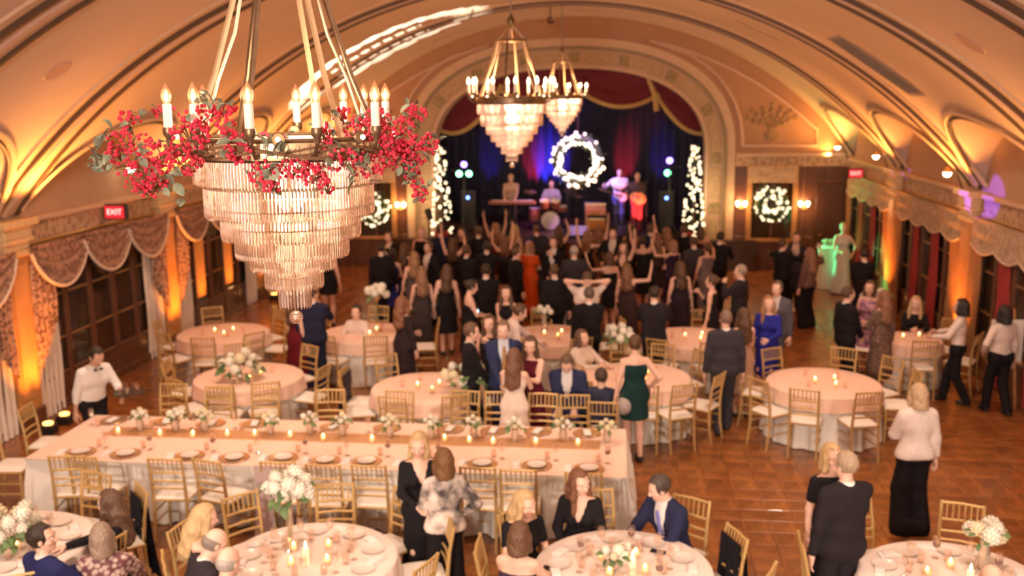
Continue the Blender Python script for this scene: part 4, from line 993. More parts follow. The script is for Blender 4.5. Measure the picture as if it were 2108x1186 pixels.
toc = math.atan2(-C1.y, -C1.x); right = toc+pi/2
for tx, front in ((350, 1), (406, 1), (517, 1), (655, 1), (775, 1), (796, 0), (752, 0), (711, 0), (614, 0), (508, 0), (425, 0)):
    best = min((abs(pix(C1+Vector((.43*cos(toc+s_*pi/360+(0 if front else pi)), .43*sin(toc+s_*pi/360+(0 if front else pi)), 0)))[0]-tx), s_) for s_ in range(-170, 171))
    cand1.append((toc+best[1]*pi/360+(0 if front else pi), .43))
CH1 = chandelier(C1, 1.0, 'large crystal chandelier with berry garland in the foreground', True, cand1, 60, gcol=(1, .64, .42))
C2 = aty(1053, 207, 11.0); CH2 = chandelier(C2, 1.06, 'middle crystal chandelier on a long rod in front of the stage arch', False, rnd_candles(12, .44, .2), 90)
C3 = aty(1157, 200, 18.8); CH3 = chandelier(C3, 1.06, 'smallest farthest crystal chandelier just right of the middle one', False, rnd_candles(12, .44, .35), 110)
CH4 = chandelier(Vector((-1.27, -3.4, 4.62)), 1.06, 'added unseen crystal chandelier behind the camera, lighting the hall from the front', False, rnd_candles(12, .44, .1), 4200, gcol=(1, .77, .65))  # added behind the camera so cloths and faces are lit from the front
# red berry garland lying on the first chandelier's ring
M_berry = mat('red_berry', (.66, .035, .08), .28, var=.2, scale=80, coat=.4); M_leaf = mat('sage_leaf', (.23, .27, .19), .55, var=.25, scale=40, obj_var=.3); M_twig = mat('berry_twig', (.20, .11, .06), .7)
gar = thing('berry_garland', 'garland of red berries and sage leaves around the foreground chandelier', 'garland', C1)
leaf_me = MB(); leaf_me.grid(lambda u, v: (.048*u, .014*sin(pi*min(1, u*.96+.04))**.8*(2*v-1), .007*sin(pi*u)+.004*abs(2*v-1)), 5, 2); leaf_me = leaf_me.mesh('leaf', M_leaf)
berry_v = MB().ball((0, 0, 0), 1, 6, 4)
f_ = Vector((-C1.x, -C1.y, 0)).normalized(); r_ = Vector((-f_.y, f_.x, 0)); r_ = -r_ if r_.x < 0 else r_     # towards camera, to the right
def GP(px, py, depth): return Vector(r_*((px-592)/FPX*3.9)+f_*depth+Vector((0, 0, (303-py)/FPX*3.85)))
random.seed(11)
CL = [  # px, py, spread px x, y, depth toward camera, berries
 (305, 285, 40, 30, .18, 46), (330, 345, 45, 32, .20, 58), (420, 270, 36, 34, .30, 52), (440, 240, 34, 26, .28, 42), (480, 225, 26, 14, .25, 24), (370, 300, 34, 28, .30, 36), (505, 295, 24, 30, .36, 40), (285, 310, 24, 20, .12, 22), (340, 370, 30, 16, .18, 22), (410, 320, 34, 22, .32, 34), (490, 262, 16, 20, .34, 18),
 (545, 340, 24, 26, .38, 34), (600, 335, 40, 18, .40, 40), (640, 345, 30, 22, .39, 34), (560, 365, 18, 12, .38, 14), (690, 320, 34, 22, .36, 34), (735, 330, 36, 24, .32, 38), (660, 275, 14, 26, .36, 16), (660, 372, 14, 12, .37, 8),
 (745, 260, 30, 24, .22, 40), (700, 245, 20, 24, .20, 26), (800, 275, 40, 36, .18, 66), (840, 240, 26, 20, .08, 30), (835, 310, 36, 30, .15, 56), (800, 320, 34, 26, .20, 44), (870, 300, 18, 24, .10, 20), (770, 245, 26, 20, .05, 24), (830, 350, 20, 20, .16, 20), (845, 395, 16, 18, .16, 20), (838, 372, 12, 14, .16, 10), (780, 300, 26, 24, .25, 30),
 (300, 240, 20, 18, .05, 16), (360, 230, 26, 14, -.1, 16), (560, 285, 30, 10, -.25, 14), (700, 280, 30, 12, -.2, 16)]
for ci, (px, py, sx, sy_, dp, nb) in enumerate(CL):
    q = MB(); ctr = GP(px, py, dp)
    for i in range(int(nb*1.5)):
        a = random.random()*2*pi; rr = sqrt(random.random()); p = GP(px+sx*rr*cos(a), py+sy_*rr*sin(a), dp+random.uniform(-.05, .06)); r = random.uniform(.0062, .0084)
        q.add([(x*r+p.x, y*r+p.y, z*r+p.z) for x, y, z in berry_v.v], berry_v.f)
    cl = stuff(q.build('berry_cluster', M_berry, gar))
    q = MB()
    for i in range(5):
        a = random.random()*2*pi; p = GP(px+sx*.9*cos(a), py+sy_*.9*sin(a), dp); q.tube([ctr+Vector((0, 0, -.02)), ctr.lerp(p, .5)+Vector((0, 0, .012)), p], [.003, .0022, .0014], 4)
    q.build('twig', M_twig, cl)
    for i in range(3 if ci < 31 else 2):
        a = random.random()*2*pi; k = random.uniform(.6, 1.25); p = GP(px+sx*k*cos(a), py+sy_*k*sin(a), dp+random.uniform(0, .07))
        link('leaf', leaf_me, gar, mtx=Matrix.Translation(p) @ Euler((random.uniform(-.9, .9), random.uniform(-1., 1.), random.uniform(0, 6.3))).to_matrix().to_4x4() @ Matrix.Scale(random.uniform(.7, 1.15), 4))
for (px, py, dp, n) in ((262, 318, .14, 12), (290, 262, .12, 6), (565, 350, .41, 6), (720, 340, .38, 8), (815, 350, .2, 8), (560, 300, .40, 6), (690, 305, .38, 6), (455, 215, .26, 5), (385, 375, .2, 6)):
    for i in range(n):
        p = GP(px+random.uniform(-24, 24), py+random.uniform(-22, 22), dp+random.uniform(-.03, .05))
        link('leaf', leaf_me, gar, mtx=Matrix.Translation(p) @ Euler((random.uniform(-1.2, 1.2), random.uniform(-1.2, 1.2), random.uniform(0, 6.3))).to_matrix().to_4x4() @ Matrix.Scale(random.uniform(.85, 1.3), 4))
q = MB()
for s_ in range(3):
    q.tube([Vector(((.40+.015*sin(i*1.3+s_*2))*cos(2*pi*i/48), (.40+.015*sin(i*1.3+s_*2))*sin(2*pi*i/48), .01*s_-.01+.012*sin(i*.9+s_))) for i in range(49)], .0045, 5)
q.build('vine', M_twig, gar)
# ------------------------------------------------------------------ chairs, tables and tableware
random.seed(21)
M_chair = mat('champagne_gold_chair', (.58, .38, .15), .38, .25, var=.12, scale=12); M_cush = mat('ivory_cushion', (.80, .74, .66), .8, var=.04)
def ch_parts():
    P = []
    fl = MB().tube([(0, 0, 0), (0, 0, .12), (0, 0, .44)], [.012, .017, .018], 8).mesh('leg', M_chair)
    bl = MB().tube([(0, -.05, 0), (0, -.01, .22), (0, 0, .46), (0, -.025, .70), (0, -.07, .92)], [.012, .017, .019, .017, .015], 8).mesh('leg', M_chair)
    for sx in (-1, 1):
        P.append(('leg', fl, (sx*.185, .18, 0), (0, 0, 0))); P.append(('leg', bl, (sx*.175, -.19, 0), (0, 0, 0)))
    P.append(('seat', MB().box(-.205, .205, -.205, .205, .432, .455, .008).mesh('seat', M_chair, False), (0, 0, 0), (0, 0, 0)))
    q = MB(); q.grid(lambda u, v: (.195*(2*u-1), .195*(2*v-1), .458+.042*(max(0, 1-(2*u-1)**6)*max(0, 1-(2*v-1)**6))**.5), 8, 8); P.append(('cushion', q.mesh('cushion', M_cush), (0, 0, 0), (0, 0, 0)))
    rail = MB().tube([(-.17, 0, 0), (0, -.012, .004), (.17, 0, 0)], .0125, 7).mesh('rail', M_chair)
    for z, y in ((.905, -.253), (.755, -.228), (.655, -.207), (.575, -.197)): P.append(('crest_rail' if z > .9 else 'back_rail', rail, (0, y, z), (0, 0, 0)))
    sp = MB().tube([(0, .024, 0), (0, -.0, .15)], .0078, 6).mesh('spindle', M_chair)
    for i in range(6): P.append(('spindle', sp, (-.125+.05*i, -.253, .755), (0, 0, 0)))
    st = MB().tube([(-.18, 0, 0), (.18, 0, 0)], .010, 6).mesh('stretcher', M_chair)
    for z in (.16, .28): P.append(('stretcher', st, (0, .18, z), (0, 0, 0))); P.append(('stretcher', st, (.18, 0, z+.03), (0, 0, pi/2))); P.append(('stretcher', st, (-.18, 0, z+.03), (0, 0, pi/2)))
    return P
CHP = ch_parts()
far_back = MB(); far_st = MB()
for nm, me, loc, rot in CHP:
    if nm in ('spindle', 'stretcher'):
        M = Matrix.Translation(loc) @ Euler(rot).to_matrix().to_4x4(); (far_back if nm == 'spindle' else far_st).add([M @ v.co for v in me.vertices], [p.vertices[:] for p in me.polygons])
far_back = far_back.mesh('spindles', M_chair); far_st = far_st.mesh('stretchers', M_chair)
CHAIRS = []
def chair(x, y, rz, far=False, group='gold chairs'):
    t = link('dining_chair', None, loc=(x, y, 0), rot=(0, 0, rz)); t.empty_display_size = .1
    for nm, me, loc, rot in CHP:
        if far and nm in ('spindle', 'stretcher'): continue
        link(nm, me, t, loc=loc, rot=rot)
    if far: link('spindles', far_back, t); link('stretchers', far_st, t)
    t.scale = (1.05, 1.05, 1.07); CHAIRS.append(t); return t
M_skirt = mat('white_linen', (.82, .78, .71), .85, var=.03, scale=4, sheen=.1); M_blush = mat('blush_linen', (.84, .58, .45), .8, var=.05, scale=3, sheen=.15)
M_ivory = mat('ivory_linen', (.82, .70, .62), .8, var=.03, scale=3, sheen=.1)
def round_table(x, y, where, r=.77, h=.76, overlay=True, main=None, group='round guest tables'):
    t = thing('round_table', 'round banquet table under a floor-length cloth, '+where, 'table', (x, y, 0), group=group)
    b = MB(); b.lathe([(r-.03, h-.035), (r-.01, h-.03), (r-.01, h-.012), (r-.03, h-.01)], 28); b.build('tabletop', M_wood, t)
    b = MB(); b.lathe([(.25, 0), (.24, .04), (.05, .09), (.05, h-.04)], 14); b.build('pedestal', M_wood, t)
    n = 120; ph = random.random()*6; q = MB()
    prof = [(.02, h), (r*.6, h), (r-.02, h), (r, h-.012), (r+.012, h-.06), (r+.02, h-.30), (r+.035, h-.55), (r+.05, .012)]
    q.lathe(prof, n, wav=lambda a, i: 1+(.006+.040*max(0, (i-3)/4))*(sin(a*17+ph)*.7+.5*sin(a*29+ph*2)) if i > 3 else 1); q.f = q.f[:-1]; q.m = q.m[:-1]
    c = q.build('tablecloth', main or M_skirt); c.location = (x, y, 0); tag(c, 'floor-length %s cloth on the round table %s' % ('white' if not main else 'ivory', where), 'tablecloth', 'round tablecloths')
    if overlay:
        q = MB(); r2 = r+.010
        q.lathe([(.02, h+.006), (r*.6, h+.006), (r2-.02, h+.006), (r2+.006, h-.010), (r2+.028, h-.10), (r2+.045, h-.20)], n, wav=lambda a, i: 1+(.004+.016*max(0, (i-3)/2))*(sin(a*17+ph)*.7+.5*sin(a*29+ph*2)) if i > 3 else 1); q.f = q.f[:-1]; q.m = q.m[:-1]
        c = q.build('table_overlay', M_blush); c.location = (x, y, 0); tag(c, 'blush satin overlay on the round table '+where, 'tablecloth', 'blush overlays')
    return t
TB = {'R': (2.92, 14.07, 'right of the walking man'), 'CR': (.07, 8.12, 'at front centre'), 'CL': (-2.71, 8.05, 'below the tall hydrangeas'), 'LF': (-5.63, 8.07, 'in the front left corner'), 'RF': (2.85, 8.13, 'in the front right corner'),
 'T5': (-5.42, 13.73, 'behind head table, left half'), 'T6': (-6.89, 16.41, 'farthest left by the windows'), 'T7': (-4.36, 16.59, 'below the chandelier, back row'), 'T8': (-2.67, 13.39, 'behind head table, middle'), 'T9': (-1.12, 16.64, 'behind the bending waiter'), 'T10': (.28, 14.17, 'with the family'), 'T11': (1.26, 16.63, 'right of the tall flowers'), 'T13': (4.86, 16.82, 'near the right wall')}
FRONT = ('CR', 'CL', 'LF', 'RF')
for k, (x, y, wh) in TB.items():
    round_table(x, y, wh, r=.50 if k == 'T13' else .775, overlay=k not in FRONT, main=M_ivory if k in FRONT else None)
CH = {'CL': [62, 95, 18, -18, 142, 178, 205], 'CR': [150, 188, 100, 55, -18], 'LF': [80, 42, -12, -55], 'RF': [172, 118, 68, -30], 'R': [-112, -72, 160, 212, -8, 28, 65, 118], 'T5': [-125, -90, -55, -5, 180, 60, 115], 'T6': [-120, -85, -45, 0, 180, 50, 120], 'T7': [-110, -70, -150, 10, 150, 95], 'T8': [-100, -62, 172, 205, 130, 15], 'T9': [-60, -120, 20, 165, 100], 'T10': [38, -28, -58, 70, -88, -125, 100, 145], 'T11': [-120, -80, -35, 175, 30, 75], 'T13': [-95, 30, 150, -30]}
for k, angs in CH.items():
    x, y, wh = TB[k]; lst = []; r = .94 if k != 'T13' else .74
    for i, a in enumerate(angs):
        a_ = rad(a+random.uniform(-3, 3)); rr = r+random.uniform(-.02, .07); px_, py_ = x+rr*cos(a_), y+rr*sin(a_)
        lst.append(chair(px_, py_, a_+pi/2+rad(random.uniform(-8, 8)), far=y > 15))
    lst.sort(key=lambda o: pix(o.location)[0])
    for i, o in enumerate(lst): tag(o, 'gold chair, %s from left, round table %s' % (ORD[i], wh), 'chair', 'gold chairs at round tables')
# head table
HX0, HX1, HY0, HY1, HZ = -6.75, .11, 10.19, 11.78, .76
ht = thing('head_table', 'long head table running across the room under white linen', 'table', ((HX0+HX1)/2, (HY0+HY1)/2, 0))
b = MB(); b.box(-3.40, 3.40, -.66, .76, .725, .748); b.build('tabletop', M_wood, ht, smooth=False)
for i in range(4):
    for s_ in (-1, 1): b = MB(); b.tube([(-3.2+i*2.13, s_*.6, 0), (-3.2+i*2.13, s_*.6, .73)], .025, 8); b.build('leg', M_dark, ht)
q = MB(); per = []; NX, NY = 150, 36
for i in range(NX): per.append((HX0+(HX1-HX0)*i/NX, HY0, 0, -1))
for i in range(NY): per.append((HX1, HY0+(HY1-HY0)*i/NY, 1, 0))
for i in range(NX): per.append((HX1-(HX1-HX0)*i/NX, HY1, 0, 1))
for i in range(NY): per.append((HX0, HY1-(HY1-HY0)*i/NY, -1, 0))
K = len(per); lv = [(HZ, 0, 0), (HZ-.03, .012, .004), (HZ-.2, .03, .018), (.45, .045, .034), (.2, .06, .045), (.012, .075, .05)]
cum = 0
for li, (z, off, amp) in enumerate(lv):
    for i, (x, y, nx, ny) in enumerate(per):
        s_ = i*.046; d = off+amp*(sin(s_*21)+.6*sin(s_*34.7+1))-(.13*min(1, li/2.) if ny < 0 else 0); q.v.append((x+nx*d, y+ny*d, z))
for li in range(len(lv)-1):
    for i in range(K): q.f.append((li*K+i, li*K+(i+1) % K, (li+1)*K+(i+1) % K, (li+1)*K+i)); q.m.append(0)
q.f.append(tuple(range(K))); q.m.append(0)
hc_ = q.build('tablecloth', M_skirt); tag(hc_, 'long white linen cloth draped to the floor over the head table', 'tablecloth')
b = MB(); b.box(HX0-.004, HX1+.004, HY0-.004, HY1+.004, HZ+.001, HZ+.006); tag(b.build('table_overlay', M_blush, smooth=False), 'blush top cloth laid over the head table', 'tablecloth')
b = MB(); b.box(HX0+.5, HX1-.3, 11.02, 11.34, HZ+.006, HZ+.010); tag(b.build('table_runner', mat('gold_sequin_runner', (.66, .36, .18), .4, .3, var=.35, scale=120, bump=.4), smooth=False), 'copper gold sequin runner along the middle of the head table', 'runner')
lst = []
for px_, tw in ((118, .2), (168, -.15), (338, .03), (445, -.30), (575, .05), (675, 0), (770, -.03), (880, .1), (990, 0), (1072, .02), (1205, -.02)):
    p = at(px_, 955, .92); lst.append(chair(p.x, 10.06+random.uniform(-.06, .04), tw))
lst.sort(key=lambda o: pix(o.location)[0])
for i, o in enumerate(lst): tag(o, 'gold chair, %s from the left along the near side of the head table' % ORD[i], 'chair', 'gold chairs at the head table')
lst = []
for px_ in (293, 400, 505, 655, 800, 940, 1015, 1110, 1185):
    p = at(px_, 842, .92); lst.append(chair(p.x, 12.20+random.uniform(-.06, .1), pi+random.uniform(-.12, .12)))
lst.sort(key=lambda o: pix(o.location)[0])
for i, o in enumerate(lst): tag(o, 'gold chair, %s from the left along the far side of the head table' % ORD[i], 'chair', 'gold chairs at the head table')
for y_, w_ in ((10.65, 'nearer'), (11.45, 'farther')): tag(chair(-7.22, y_, -pi/2+.1), 'gold chair at the left end of the head table, %s of the two' % w_, 'chair', 'gold chairs at the head table')
p = at(1245, 800, .9); tag(chair(p.x, 12.45, -.05), 'gold chair facing away behind the right end of the head table, under the boy', 'chair')

# tableware
M_china = mat('white_china', (.74, .66, .60), .25, var=.03); M_charger = mat('copper_charger', (.62, .36, .17), .3, .5, var=.12); M_wine = glassy('wine_glass', (1, .97, .95), .84, .04); M_vot = glassy('votive_glass', (1, .9, .8), .6, .06, .25, (1, .8, .6))
M_cflame = glow('candle_flame', (1, .60, .22), 12); M_nap = mat('folded_napkin', (.82, .75, .70), .85, var=.04); M_wax = mat('wax', (.85, .75, .60), .5, emit=(1, .6, .25), estr=.6)
charger_me = MB().lathe([(.02, 0), (.10, .002), (.160, .010), (.172, .014), (.168, .017), (.10, .007), (.02, .006)], 26).mesh('charger_plate', M_charger)
plate_me = MB().lathe([(.02, 0), (.065, .002), (.105, .014), (.107, .018), (.065, .007), (.02, .006)], 24).mesh('dinner_plate', M_china)
nb = MB(); nb.box(-.045, .045, -.10, .10, 0, .014, .004); nb.box(-.040, .040, -.06, .06, .014, .026, .004); nap_me = nb.mesh('napkin', M_nap)
glass_bowl = MB().lathe([(.006, .095), (.028, .11), (.038, .14), (.036, .18), (.032, .205), (.030, .204), (.036, .14), (.026, .112), (.004, .10)], 14).mesh('bowl', M_wine)
glass_stem = MB().lathe([(.034, 0), (.034, .003), (.006, .010), (.004, .05), (.006, .097)], 14).mesh('stem', M_wine)
wine_red = MB().lathe([(.004, .103), (.026, .115), (.0345, .14), (.001, .141)], 12).mesh('wine', mat('red_wine', (.10, .006, .012), .15))
tumb_me = MB().lathe([(.03, 0), (.034, .10), (.031, .10), (.028, .006)], 14).mesh('tumbler', M_wine); water = MB().lathe([(.027, .008), (.030, .07), (.001, .071)], 12).mesh('drink', glassy('water', (1, .95, .90), .88))
vot_me = MB().lathe([(.030, 0), (.036, .075), (.033, .075), (.028, .004)], 14).mesh('votive', M_vot); vwax = MB().lathe([(.026, .006), (.028, .038), (.001, .039)], 12).mesh('wax', M_wax); vfl = MB().lathe([(.002, .038), (.012, .056), (.009, .075), (.001, .098)], 8).mesh('flame', M_cflame)
pil_me = MB().lathe([(.028, 0), (.028, .15), (.02, .155)], 14).mesh('pillar_candle', M_wax); pfl = MB().lathe([(.002, .155), (.011, .175), (.007, .195), (.001, .215)], 8).mesh('flame', M_cflame)
SETS = {}
def put(kind, x, y, z, rz=0.0):
    me = {'charger_plate': charger_me, 'dinner_plate': plate_me, 'napkin': nap_me, 'tumbler': tumb_me, 'votive_candle': vot_me, 'pillar_candle': pil_me}.get(kind)
    if kind == 'wine_glass':
        o = link(kind, None, loc=(x, y, z), rot=(0, 0, rz)); link('bowl', glass_bowl, o); link('stem', glass_stem, o)
        if random.random() < .35: link('wine', wine_red, o)
    else:
        o = link(kind, me, loc=(x, y, z), rot=(0, 0, rz))
        if kind == 'tumbler': link('drink', water, o)
        if kind == 'votive_candle': link('wax', vwax, o); link('flame', vfl, o)
        if kind == 'pillar_candle': link('flame', pfl, o)
    return o
def setrank(objs, kind, where):
    noun = {'charger_plate': ('copper-rimmed charger plate', 'plate'), 'dinner_plate': ('white dinner plate', 'plate'), 'napkin': ('folded ivory napkin', 'napkin'), 'wine_glass': ('stemmed wine glass', 'glass'), 'tumbler': ('water tumbler', 'glass'), 'votive_candle': ('lit votive candle', 'candle'), 'pillar_candle': ('lit pillar candle', 'candle')}[kind]
    objs.sort(key=lambda o: pix(o.location)[0])
    for i, o in enumerate(objs): tag(o, (noun[0]+(', %s from left' % ORD[i] if len(objs) > 1 else '')+' '+where), noun[1], noun[0]+'s')
S = {k: [] for k in ('charger_plate', 'dinner_plate', 'napkin', 'wine_glass', 'tumbler')}; S2 = {k: [] for k in S}
for px_ in (160, 258, 395, 490, 590, 680, 765, 870, 1000, 1110, 1215):
    p = at(px_, 938, HZ); y = 10.42+random.uniform(-.03, .03)
    S['charger_plate'].append(put('charger_plate', p.x, y, HZ+.006)); S['dinner_plate'].append(put('dinner_plate', p.x, y, HZ+.021)); 
    S['wine_glass'].append(put('wine_glass', p.x+.20, y+.20, HZ+.006)); S['tumbler'].append(put('tumbler', p.x+.10, y+.24, HZ+.006)); S['napkin'].append(put('napkin', p.x-.23, y+.0, HZ+.006, random.uniform(-.3, .3)))
for k, v in S.items(): setrank(v, k, 'along the near side of the head table')
for px_ in (215, 330, 430, 520, 690, 800, 930, 1020, 1110, 1210):
    p = at(px_, 880, HZ); y = 11.56+random.uniform(-.02, .02)
    S2['charger_plate'].append(put('charger_plate', p.x, y, HZ+.006)); S2['napkin'].append(put('napkin', p.x, y, HZ+.023, random.uniform(-.4, .4))); S2['wine_glass'].append(put('wine_glass', p.x-.2, y-.16, HZ+.006)); S2['tumbler'].append(put('tumbler', p.x-.1, y-.2, HZ+.006))
for k, v in S2.items():
    if v: setrank(v, k, 'along the far side of the head table')
v = []
for px_ in (212, 306, 378, 449, 507, 584, 658, 762, 912, 965, 1015, 1103, 1190): p = at(px_, 910, HZ+.05); v.append(put('votive_candle', p.x, 11.10+random.uniform(-.08, .04), HZ+.011))
setrank(v, 'votive_candle', 'on the runner of the head table')
for k in FRONT:
    x, y, wh = TB[k]; S = {q: [] for q in ('dinner_plate', 'napkin', 'wine_glass', 'tumbler', 'votive_candle')}; ph = random.random()
    for i in range(9):
        a = 2*pi*(i+ph)/9; S['dinner_plate'].append(put('dinner_plate', x+.56*cos(a), y+.56*sin(a), HZ+.002)); S['napkin'].append(put('napkin', x+.60*cos(a+.30), y+.60*sin(a+.30), HZ+.002, a+random.uniform(-.5, .5)))
        S['wine_glass'].append(put('wine_glass', x+.40*cos(a+.32), y+.40*sin(a+.32), HZ+.002)); S['tumbler'].append(put('tumbler', x+.36*cos(a+.08), y+.36*sin(a+.08), HZ+.002))
    for i in range(4): a = 2*pi*i/4+.5+ph; S['votive_candle'].append(put('votive_candle', x+.22*cos(a), y+.22*sin(a), HZ+.002))
    for q, v in S.items(): setrank(v, q, 'on the table '+wh)
    if k in ('CL', 'CR', 'RF'): setrank([put('pillar_candle', x+.08*(1 if k != 'CL' else 0), y-.12, HZ+.002)], 'pillar_candle', 'on the table '+wh)
for k in ('R', 'T5', 'T6', 'T7', 'T8', 'T9', 'T10', 'T11', 'T13'):
    x, y, wh = TB[k]; v = []; g = []
    for i in range(2 if k == 'T13' else 3): a = 2*pi*i/3+.9; v.append(put('votive_candle', x+.18*cos(a)+.05, y+.18*sin(a)-.1, HZ+.008))
    for i in range(2 if k == 'T13' else 4): a = 2*pi*i/4+random.random(); g.append(put('tumbler', x+.36*cos(a), y+.36*sin(a), HZ+.008))
    setrank(v, 'votive_candle', 'on the table '+wh); setrank(g, 'tumbler', 'on the table '+wh)

# flowers
M_pet = mat('white_petals', (.84, .80, .68), .7, var=.08, scale=30, obj_var=.10); M_petc = mat('cream_petals', (.82, .72, .50), .7, var=.1, scale=30, obj_var=.1); M_fleaf = mat('bouquet_leaf', (.10, .17, .06), .6, var=.3, obj_var=.35); M_vase = glassy('clear_vase', (1, .96, .92), .80, .04); M_merc = mat('mercury_glass', (.66, .58, .50), .18, .6, var=.2, scale=50)
def bloom_mesh(m, seed, n=60):
    rs = random.Random(seed); q = MB(); q.ball((0, 0, 0), .80, 8, 6)
    for i in range(n):
        z = 1-2*(i+.5)/n; a = i*2.39996; r = sqrt(1-z*z); d = Vector((r*cos(a), r*sin(a), z)); u = d.cross(Vector((.3, .2, 1))).normalized(); v = d.cross(u); s_ = .24*rs.uniform(.8, 1.2); k = d*rs.uniform(.82, .98)
        q.add([k-u*s_, k-v*s_+d*.06, k+u*s_, k+v*s_+d*.10], [(0, 1, 2, 3)])
    return q.mesh('bloom', m, smooth=False, fix=False)
BL = [bloom_mesh(M_pet, 1), bloom_mesh(M_petc, 2), bloom_mesh(M_pet, 3)]
fl = MB(); fl.grid(lambda u, v: (.09*u, .026*sin(pi*min(1, u*.95+.05))*(2*v-1), .018*sin(pi*u)), 5, 2); FL = fl.mesh('leaf', M_fleaf)
def bouquet(loc, R, label, vase='low', vh=.16, nb=9, br=.05, nl=14, cream=.3, cat='flowers', group='floral centrepieces'):
    t = thing('flower_arrangement', label, cat, loc, group=group)
    if vase == 'tall':
        q = MB(); q.lathe([(.06, 0), (.06, .012), (.035, .03), (.035, vh), (.038, vh+.01), (.034, vh+.01), (.031, .04)], 16); q.build('vase', M_vase, t)
    elif vase == 'gold':
        q = MB(); q.lathe([(.075, 0), (.07, .02), (.012, .05), (.012, vh-.08), (.05, vh-.02), (.085, vh), (.08, vh)], 16); q.build('stand', M_gold, t)
    else:
        q = MB(); q.lathe([(.030, 0), (.045, .03), (.048, vh*.6), (.036, vh*.9), (.042, vh), (.036, vh), (.030, .02)], 14); q.build('vase', M_merc, t)
    q = MB()
    for i in range(5): a = i*1.26; q.tube([(.015*cos(a), .015*sin(a), vh*.25), (.02*cos(a+1), .02*sin(a+1), vh+.02), (R*.4*cos(a), R*.4*sin(a), vh+R*.5)], .004, 4)
    q.build('stems', M_fleaf, t)
    for i in range(nb):
        z = .15+.85*(i+.5)/nb; a = i*2.39996; r = R*sqrt(max(0, 1-(z*.85)**2))*random.uniform(.8, 1.05)
        link('bloom', BL[1] if random.random() < cream else BL[(i % 2)*2], t, loc=(r*cos(a), r*sin(a), vh+R*.15+R*z*.95), rot=(random.random(), random.random(), random.random()*6), scale=br*random.uniform(.75, 1.2))
    for i in range(nl):
        a = random.random()*2*pi; r = R*random.uniform(.75, 1.1); link('leaf', FL, t, loc=(r*.8*cos(a), r*.8*sin(a), vh+R*random.uniform(.0, .7)), rot=(random.uniform(-.6, .6), random.uniform(-.2, .9), a+random.uniform(-.5, .5)), scale=random.uniform(.7, 1.2)*max(1, R/.14))
    return t
lst = []
for px_ in (265, 342, 402, 548, 630, 700, 800, 888, 975, 1062, 1160, 1250):
    p = at(px_, 870, HZ+.2); lst.append(bouquet((p.x, 11.26+random.uniform(-.04, .05), HZ+.011), .095, '', 'low', .15, 7, .038, 12, .5))
lst.sort(key=lambda o: pix(o.location)[0])
for i, o in enumerate(lst): tag(o, 'small bud vase of cream roses, %s from the left on the head table' % ORD[i], 'flowers', 'head table bud vases')
def topped(px, py, y, R, label, vase, nb, br, nl=22, cream=.2, base=HZ+.008):
    p = aty(px, py, y); vh = p.z-R*.5-base; return bouquet((p.x, y, base), R, label, vase, max(.1, vh), nb, br, nl, cream)
topped(592, 1005, TB['CL'][1]+.12, .20, 'tall vase of big white hydrangeas in front of the head table', 'tall', 13, .072, 26, .15, HZ+.002)
topped(957, 782, TB['T8'][1]-.25, .30, 'loose white hydrangea arrangement on the table behind the head table', 'tall', 14, .075, 26)
topped(495, 778, TB['T5'][1]-.2, .26, 'low wide white and green arrangement on the left table', 'low', 12, .07, 34)
topped(775, 602, TB['T7'][1]+.1, .17, 'white flowers on a tall stand left of the crowd', 'gold', 9, .075, 12)
topped(1275, 690, TB['T9'][1]-1.2, .22, 'white rose arrangement on a tall stand in front of the dancing crowd', 'gold', 13, .07, 18, base=.0)
topped(1803, 612, TB['T13'][1]+.9, .22, 'white flowers held high behind the long-haired woman', 'gold', 11, .07, 14, base=.0)
topped(2030, 1098, 8.35, .13, 'white hydrangea in a glass bowl on the front right table', 'low', 6, .075, 12, .1, HZ+.002)
topped(1120, 640, TB['T9'][1]+.1, .12, 'low cream flowers on the table behind the bending waiter', 'low', 5, .06, 8)
topped(25, 1085, 8.0, .24, 'spreading white flower arrangement on the front left table', 'low', 14, .07, 26, .2, HZ+.002)
topped(1262, 1150, 8.05, .10, 'low cream roses on the front centre table', 'low', 6, .05, 12, .6, HZ+.002)
topped(1105, 640, 18.5, .1, 'little cream flowers at the edge of the crowd', 'gold', 4, .06, 6, base=0)
b = MB(); b.box(-.07, .07, -.003, .003, 0, .19); o = b.build('menu_card', mat('card', (.84, .78, .70), .7)); o.location = (.06, 8.22, HZ+.004); o.rotation_euler = (.15, 0, .15); tag(o, 'blank cream card standing on the front centre table', 'card')
# coats over chairs, phones and small things
def coat(x, y, rz, label, rgb, z0=.12, w_=.165):
    q = MB()
    def fn(u, v): 
        s_ = (v-.5)*2; yy = -.275-.06*abs(s_)**2 if s_ < 0 else -.20; zz = .935-abs(s_)*(.935-(z0 if s_ < 0 else .48)); return (w_*(2*u-1)*(1+.35*abs(s_)), yy-.02*sin(u*19)*abs(s_), zz+.02*sin(u*7)*abs(s_))
    q.grid(fn, 22, 16); o = q.build('coat', cloth(rgb)); o.location = (x, y, 0); o.rotation_euler = (0, 0, rz); tag(o, label, 'coat'); return o
def chair_near(px, py): return min(CHAIRS, key=lambda c: (pix(c.location+Vector((0, 0, .6)))[0]-px)**2+(pix(c.location+Vector((0, 0, .6)))[1]-py)**2)
cc = chair(.83, 8.36, rad(112)); tag(cc, 'gold chair draped with a black coat at the front centre table', 'chair', 'gold chairs at round tables')
for px_, py_, lab, rgb, z0 in ((1470, 1140, 'black coat over the chair right of the man in navy', (.012, .012, .016), .2), (755, 820, 'charcoal coat hung over the chair left of the middle table', (.055, .05, .06), .06), (285, 1100, 'black coat over the chair beside the long-haired brunette', (.012, .012, .02), .05)):
    c = chair_near(px_, py_); coat(c.location.x, c.location.y, c.rotation_euler.z, lab, rgb, z0)
